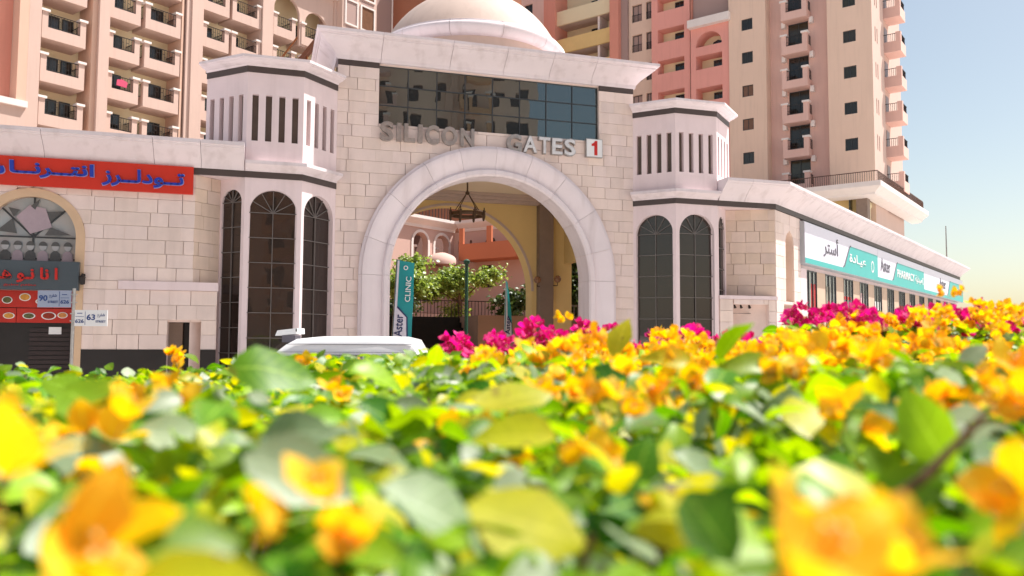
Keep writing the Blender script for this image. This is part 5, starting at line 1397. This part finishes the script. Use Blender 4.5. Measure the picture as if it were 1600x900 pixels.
# magenta plant behind: sprays with leaves
n2 = 0
MV, MF = [], []
for k in range(620):
    y = rh.uniform(2.25, 2.75); x = rh.uniform(-.35, 2.0)
    pxn = x / y
    d_ = .40 if (-.07 < pxn < .14) or pxn > .34 else .22
    if pxn < -.075: d_ = 0
    base = 1.622 + .03 * max(0, pxn) + (.085 if pxn > .34 else .012 if pxn > .14 else 0) + (.03 if .02 < pxn < .13 else 0)
    if rh.random() < d_ and n2 < 290:
        p = Vector((x, y, base + rh.uniform(-.11, .02)))
        place(hedge2, CMM[rh.randrange(8)], p, Matrix.Rotation(rh.uniform(0, 6.28), 3, 'Z') @ Matrix.Rotation(rh.uniform(-.5, .5), 3, 'X'), rh.uniform(.85, 1.2), "flower_spray"); n2 += 1
    for _ in range(5):
        v, f = LEAFV[rh.randrange(8)]; b = len(MV); q = Vector((x + rh.gauss(0, .05), y + rh.gauss(0, .05), base - .02 - abs(rh.gauss(0, .08)))) - OX[hedge2.name]; MM = rand_leaf_rot(rh) * rh.uniform(.035, .06)
        MV += [tuple(MM @ Vector(a) + q) for a in v]; MF += [tuple(i + b for i in g) for g in f]
stuff("foliage", MV, MF, [0] * len(MF), [LEAF], hedge2)
# twigs carrying the leaves
for par, n, y0, y1 in ((hedge, 260, .3, 2.4), (hedge2, 60, 2.3, 2.7)):
    tw = MB()
    for k in range(n):
        y = rh.uniform(y0, y1); x = rh.uniform(-1, 1) * (y * .7 + .1); h = hedge_top(x, min(y, 2.4))
        a = Vector((x, y, h - rh.uniform(.0, .06))); b_ = a + Vector((rh.gauss(0, .06), rh.gauss(0, .06), -.22)); c_ = b_ + Vector((rh.gauss(0, .1), rh.gauss(0, .1), -.5))
        og = OX[par.name]
        tw.tube([c_ - og, b_ - og, a - og], [.006, .004, .002], 5, cap=False)
    tm = tw.mesh("twigs", m=TWIG); o = bpy.data.objects.new("twigs", tm); COL.objects.link(o); o.parent = par; o['kind'] = 'stuff'
for pts, r in (([(.17, .42, 1.555), (.20, .40, 1.585), (.235, .40, 1.62)], .0026), ([(.075, .47, 1.50), (.083, .45, 1.545), (.085, .44, 1.572)], .0045), ([(.10, .50, 1.49), (.12, .5, 1.55), (.15, .52, 1.58)], .003)):
    b_ = MB().tube([Vector(p) - OX[hedge.name] for p in pts], [r * 1.1, r, r * .7], 8)
    o = bpy.data.objects.new("branch", b_.mesh("branch", m=TWIG)); COL.objects.link(o); o.parent = hedge
for par, x0, x1, y0, y1 in ((hedge, -2.2, 2.2, .15, 2.3), (hedge2, -1.2, 2.4, 2.35, 2.8)):
    tr = MB()
    for k in range(9):
        x = x0 + (x1 - x0) * (k + .5) / 9; y = rh.uniform(y0 + .2, y1 - .1)
        tr.tube([Vector((x, y, 0)) - OX[par.name], Vector((x + .05, y, .6)) - OX[par.name], Vector((x + rh.gauss(0, .1), y + .1, 1.2)) - OX[par.name]], [.02, .016, .01], 6)
    o = bpy.data.objects.new("stems", tr.mesh("stems", m=TWIG)); COL.objects.link(o); o.parent = par
    o['kind'] = 'stuff'
soil = strip("planting_bed", .05, 3.1, .05, mat("soil", (.07, .045, .03), .95, .3, 12, .4, 40), -3.5, 3.5)

# courtyard trees and shrubs
def crown(rnd, c, rx, ry, rz, n, size, m, clumps=14):
    V, Fc = [], []
    cl = [Vector((c[0] + rnd.gauss(0, rx * .45), c[1] + rnd.gauss(0, ry * .45), c[2] + rnd.gauss(0, rz * .42))) for _ in range(clumps)]
    for k in range(n):
        q = rnd.choice(cl) + Vector((rnd.gauss(0, rx * .2), rnd.gauss(0, ry * .2), rnd.gauss(0, rz * .18)))
        v, f = LEAFV[rnd.randrange(8)]; b = len(V); M = rand_leaf_rot(rnd, .5) * (size * rnd.uniform(.7, 1.3))
        V += [tuple(M @ Vector(a) + q) for a in v]; Fc += [tuple(i + b for i in g) for g in f]
    return V, Fc, cl
def tree(name, label, cat, u, v, z0, rx, rz, zc, n, size, m, seed, group=None, trunk=True):
    rnd = random.Random(seed); t = thing(name, label, cat, FG, u, v, z0, group)
    V, Fc, cl = crown(rnd, (0, 0, zc - z0), rx, rx * .8, rz, n, size, m)
    me = bpy.data.meshes.new("crown"); me.from_pydata(V, [], Fc); set_uv(me, UVP * (len(V) // 21)); me.materials.append(m)
    for p_ in me.polygons: p_.use_smooth = True
    child("crown", me, t)
    tb = MB().tube([(0, 0, 0), (.05, 0, (zc - z0) * .35), (0, .05, (zc - z0) * .7)], [.09, .07, .05], 8)
    for q in cl[:7]: tb.tube([(.03, 0, (zc - z0) * .4), tuple((Vector((.03, 0, (zc - z0) * .4)) + q) / 2 + Vector((0, 0, .1))), tuple(q)], [.05, .03, .012], 6)
    child("trunk", tb.mesh("trunk", m=BARK), t)
tree("shrub", "sunlit pale green flowering shrub in the courtyard behind the arch", "shrub", .1, 12.5, 2.45, 1.45, .85, 3.75, 5000, .16, TREELEAF, 1)
tree("shrub", "sunlit green shrub behind the lamp post against the rear arch edge", "shrub", 2.3, 12.8, 2.45, 1.2, .85, 4.1, 4200, .15, TREELEAF, 2)
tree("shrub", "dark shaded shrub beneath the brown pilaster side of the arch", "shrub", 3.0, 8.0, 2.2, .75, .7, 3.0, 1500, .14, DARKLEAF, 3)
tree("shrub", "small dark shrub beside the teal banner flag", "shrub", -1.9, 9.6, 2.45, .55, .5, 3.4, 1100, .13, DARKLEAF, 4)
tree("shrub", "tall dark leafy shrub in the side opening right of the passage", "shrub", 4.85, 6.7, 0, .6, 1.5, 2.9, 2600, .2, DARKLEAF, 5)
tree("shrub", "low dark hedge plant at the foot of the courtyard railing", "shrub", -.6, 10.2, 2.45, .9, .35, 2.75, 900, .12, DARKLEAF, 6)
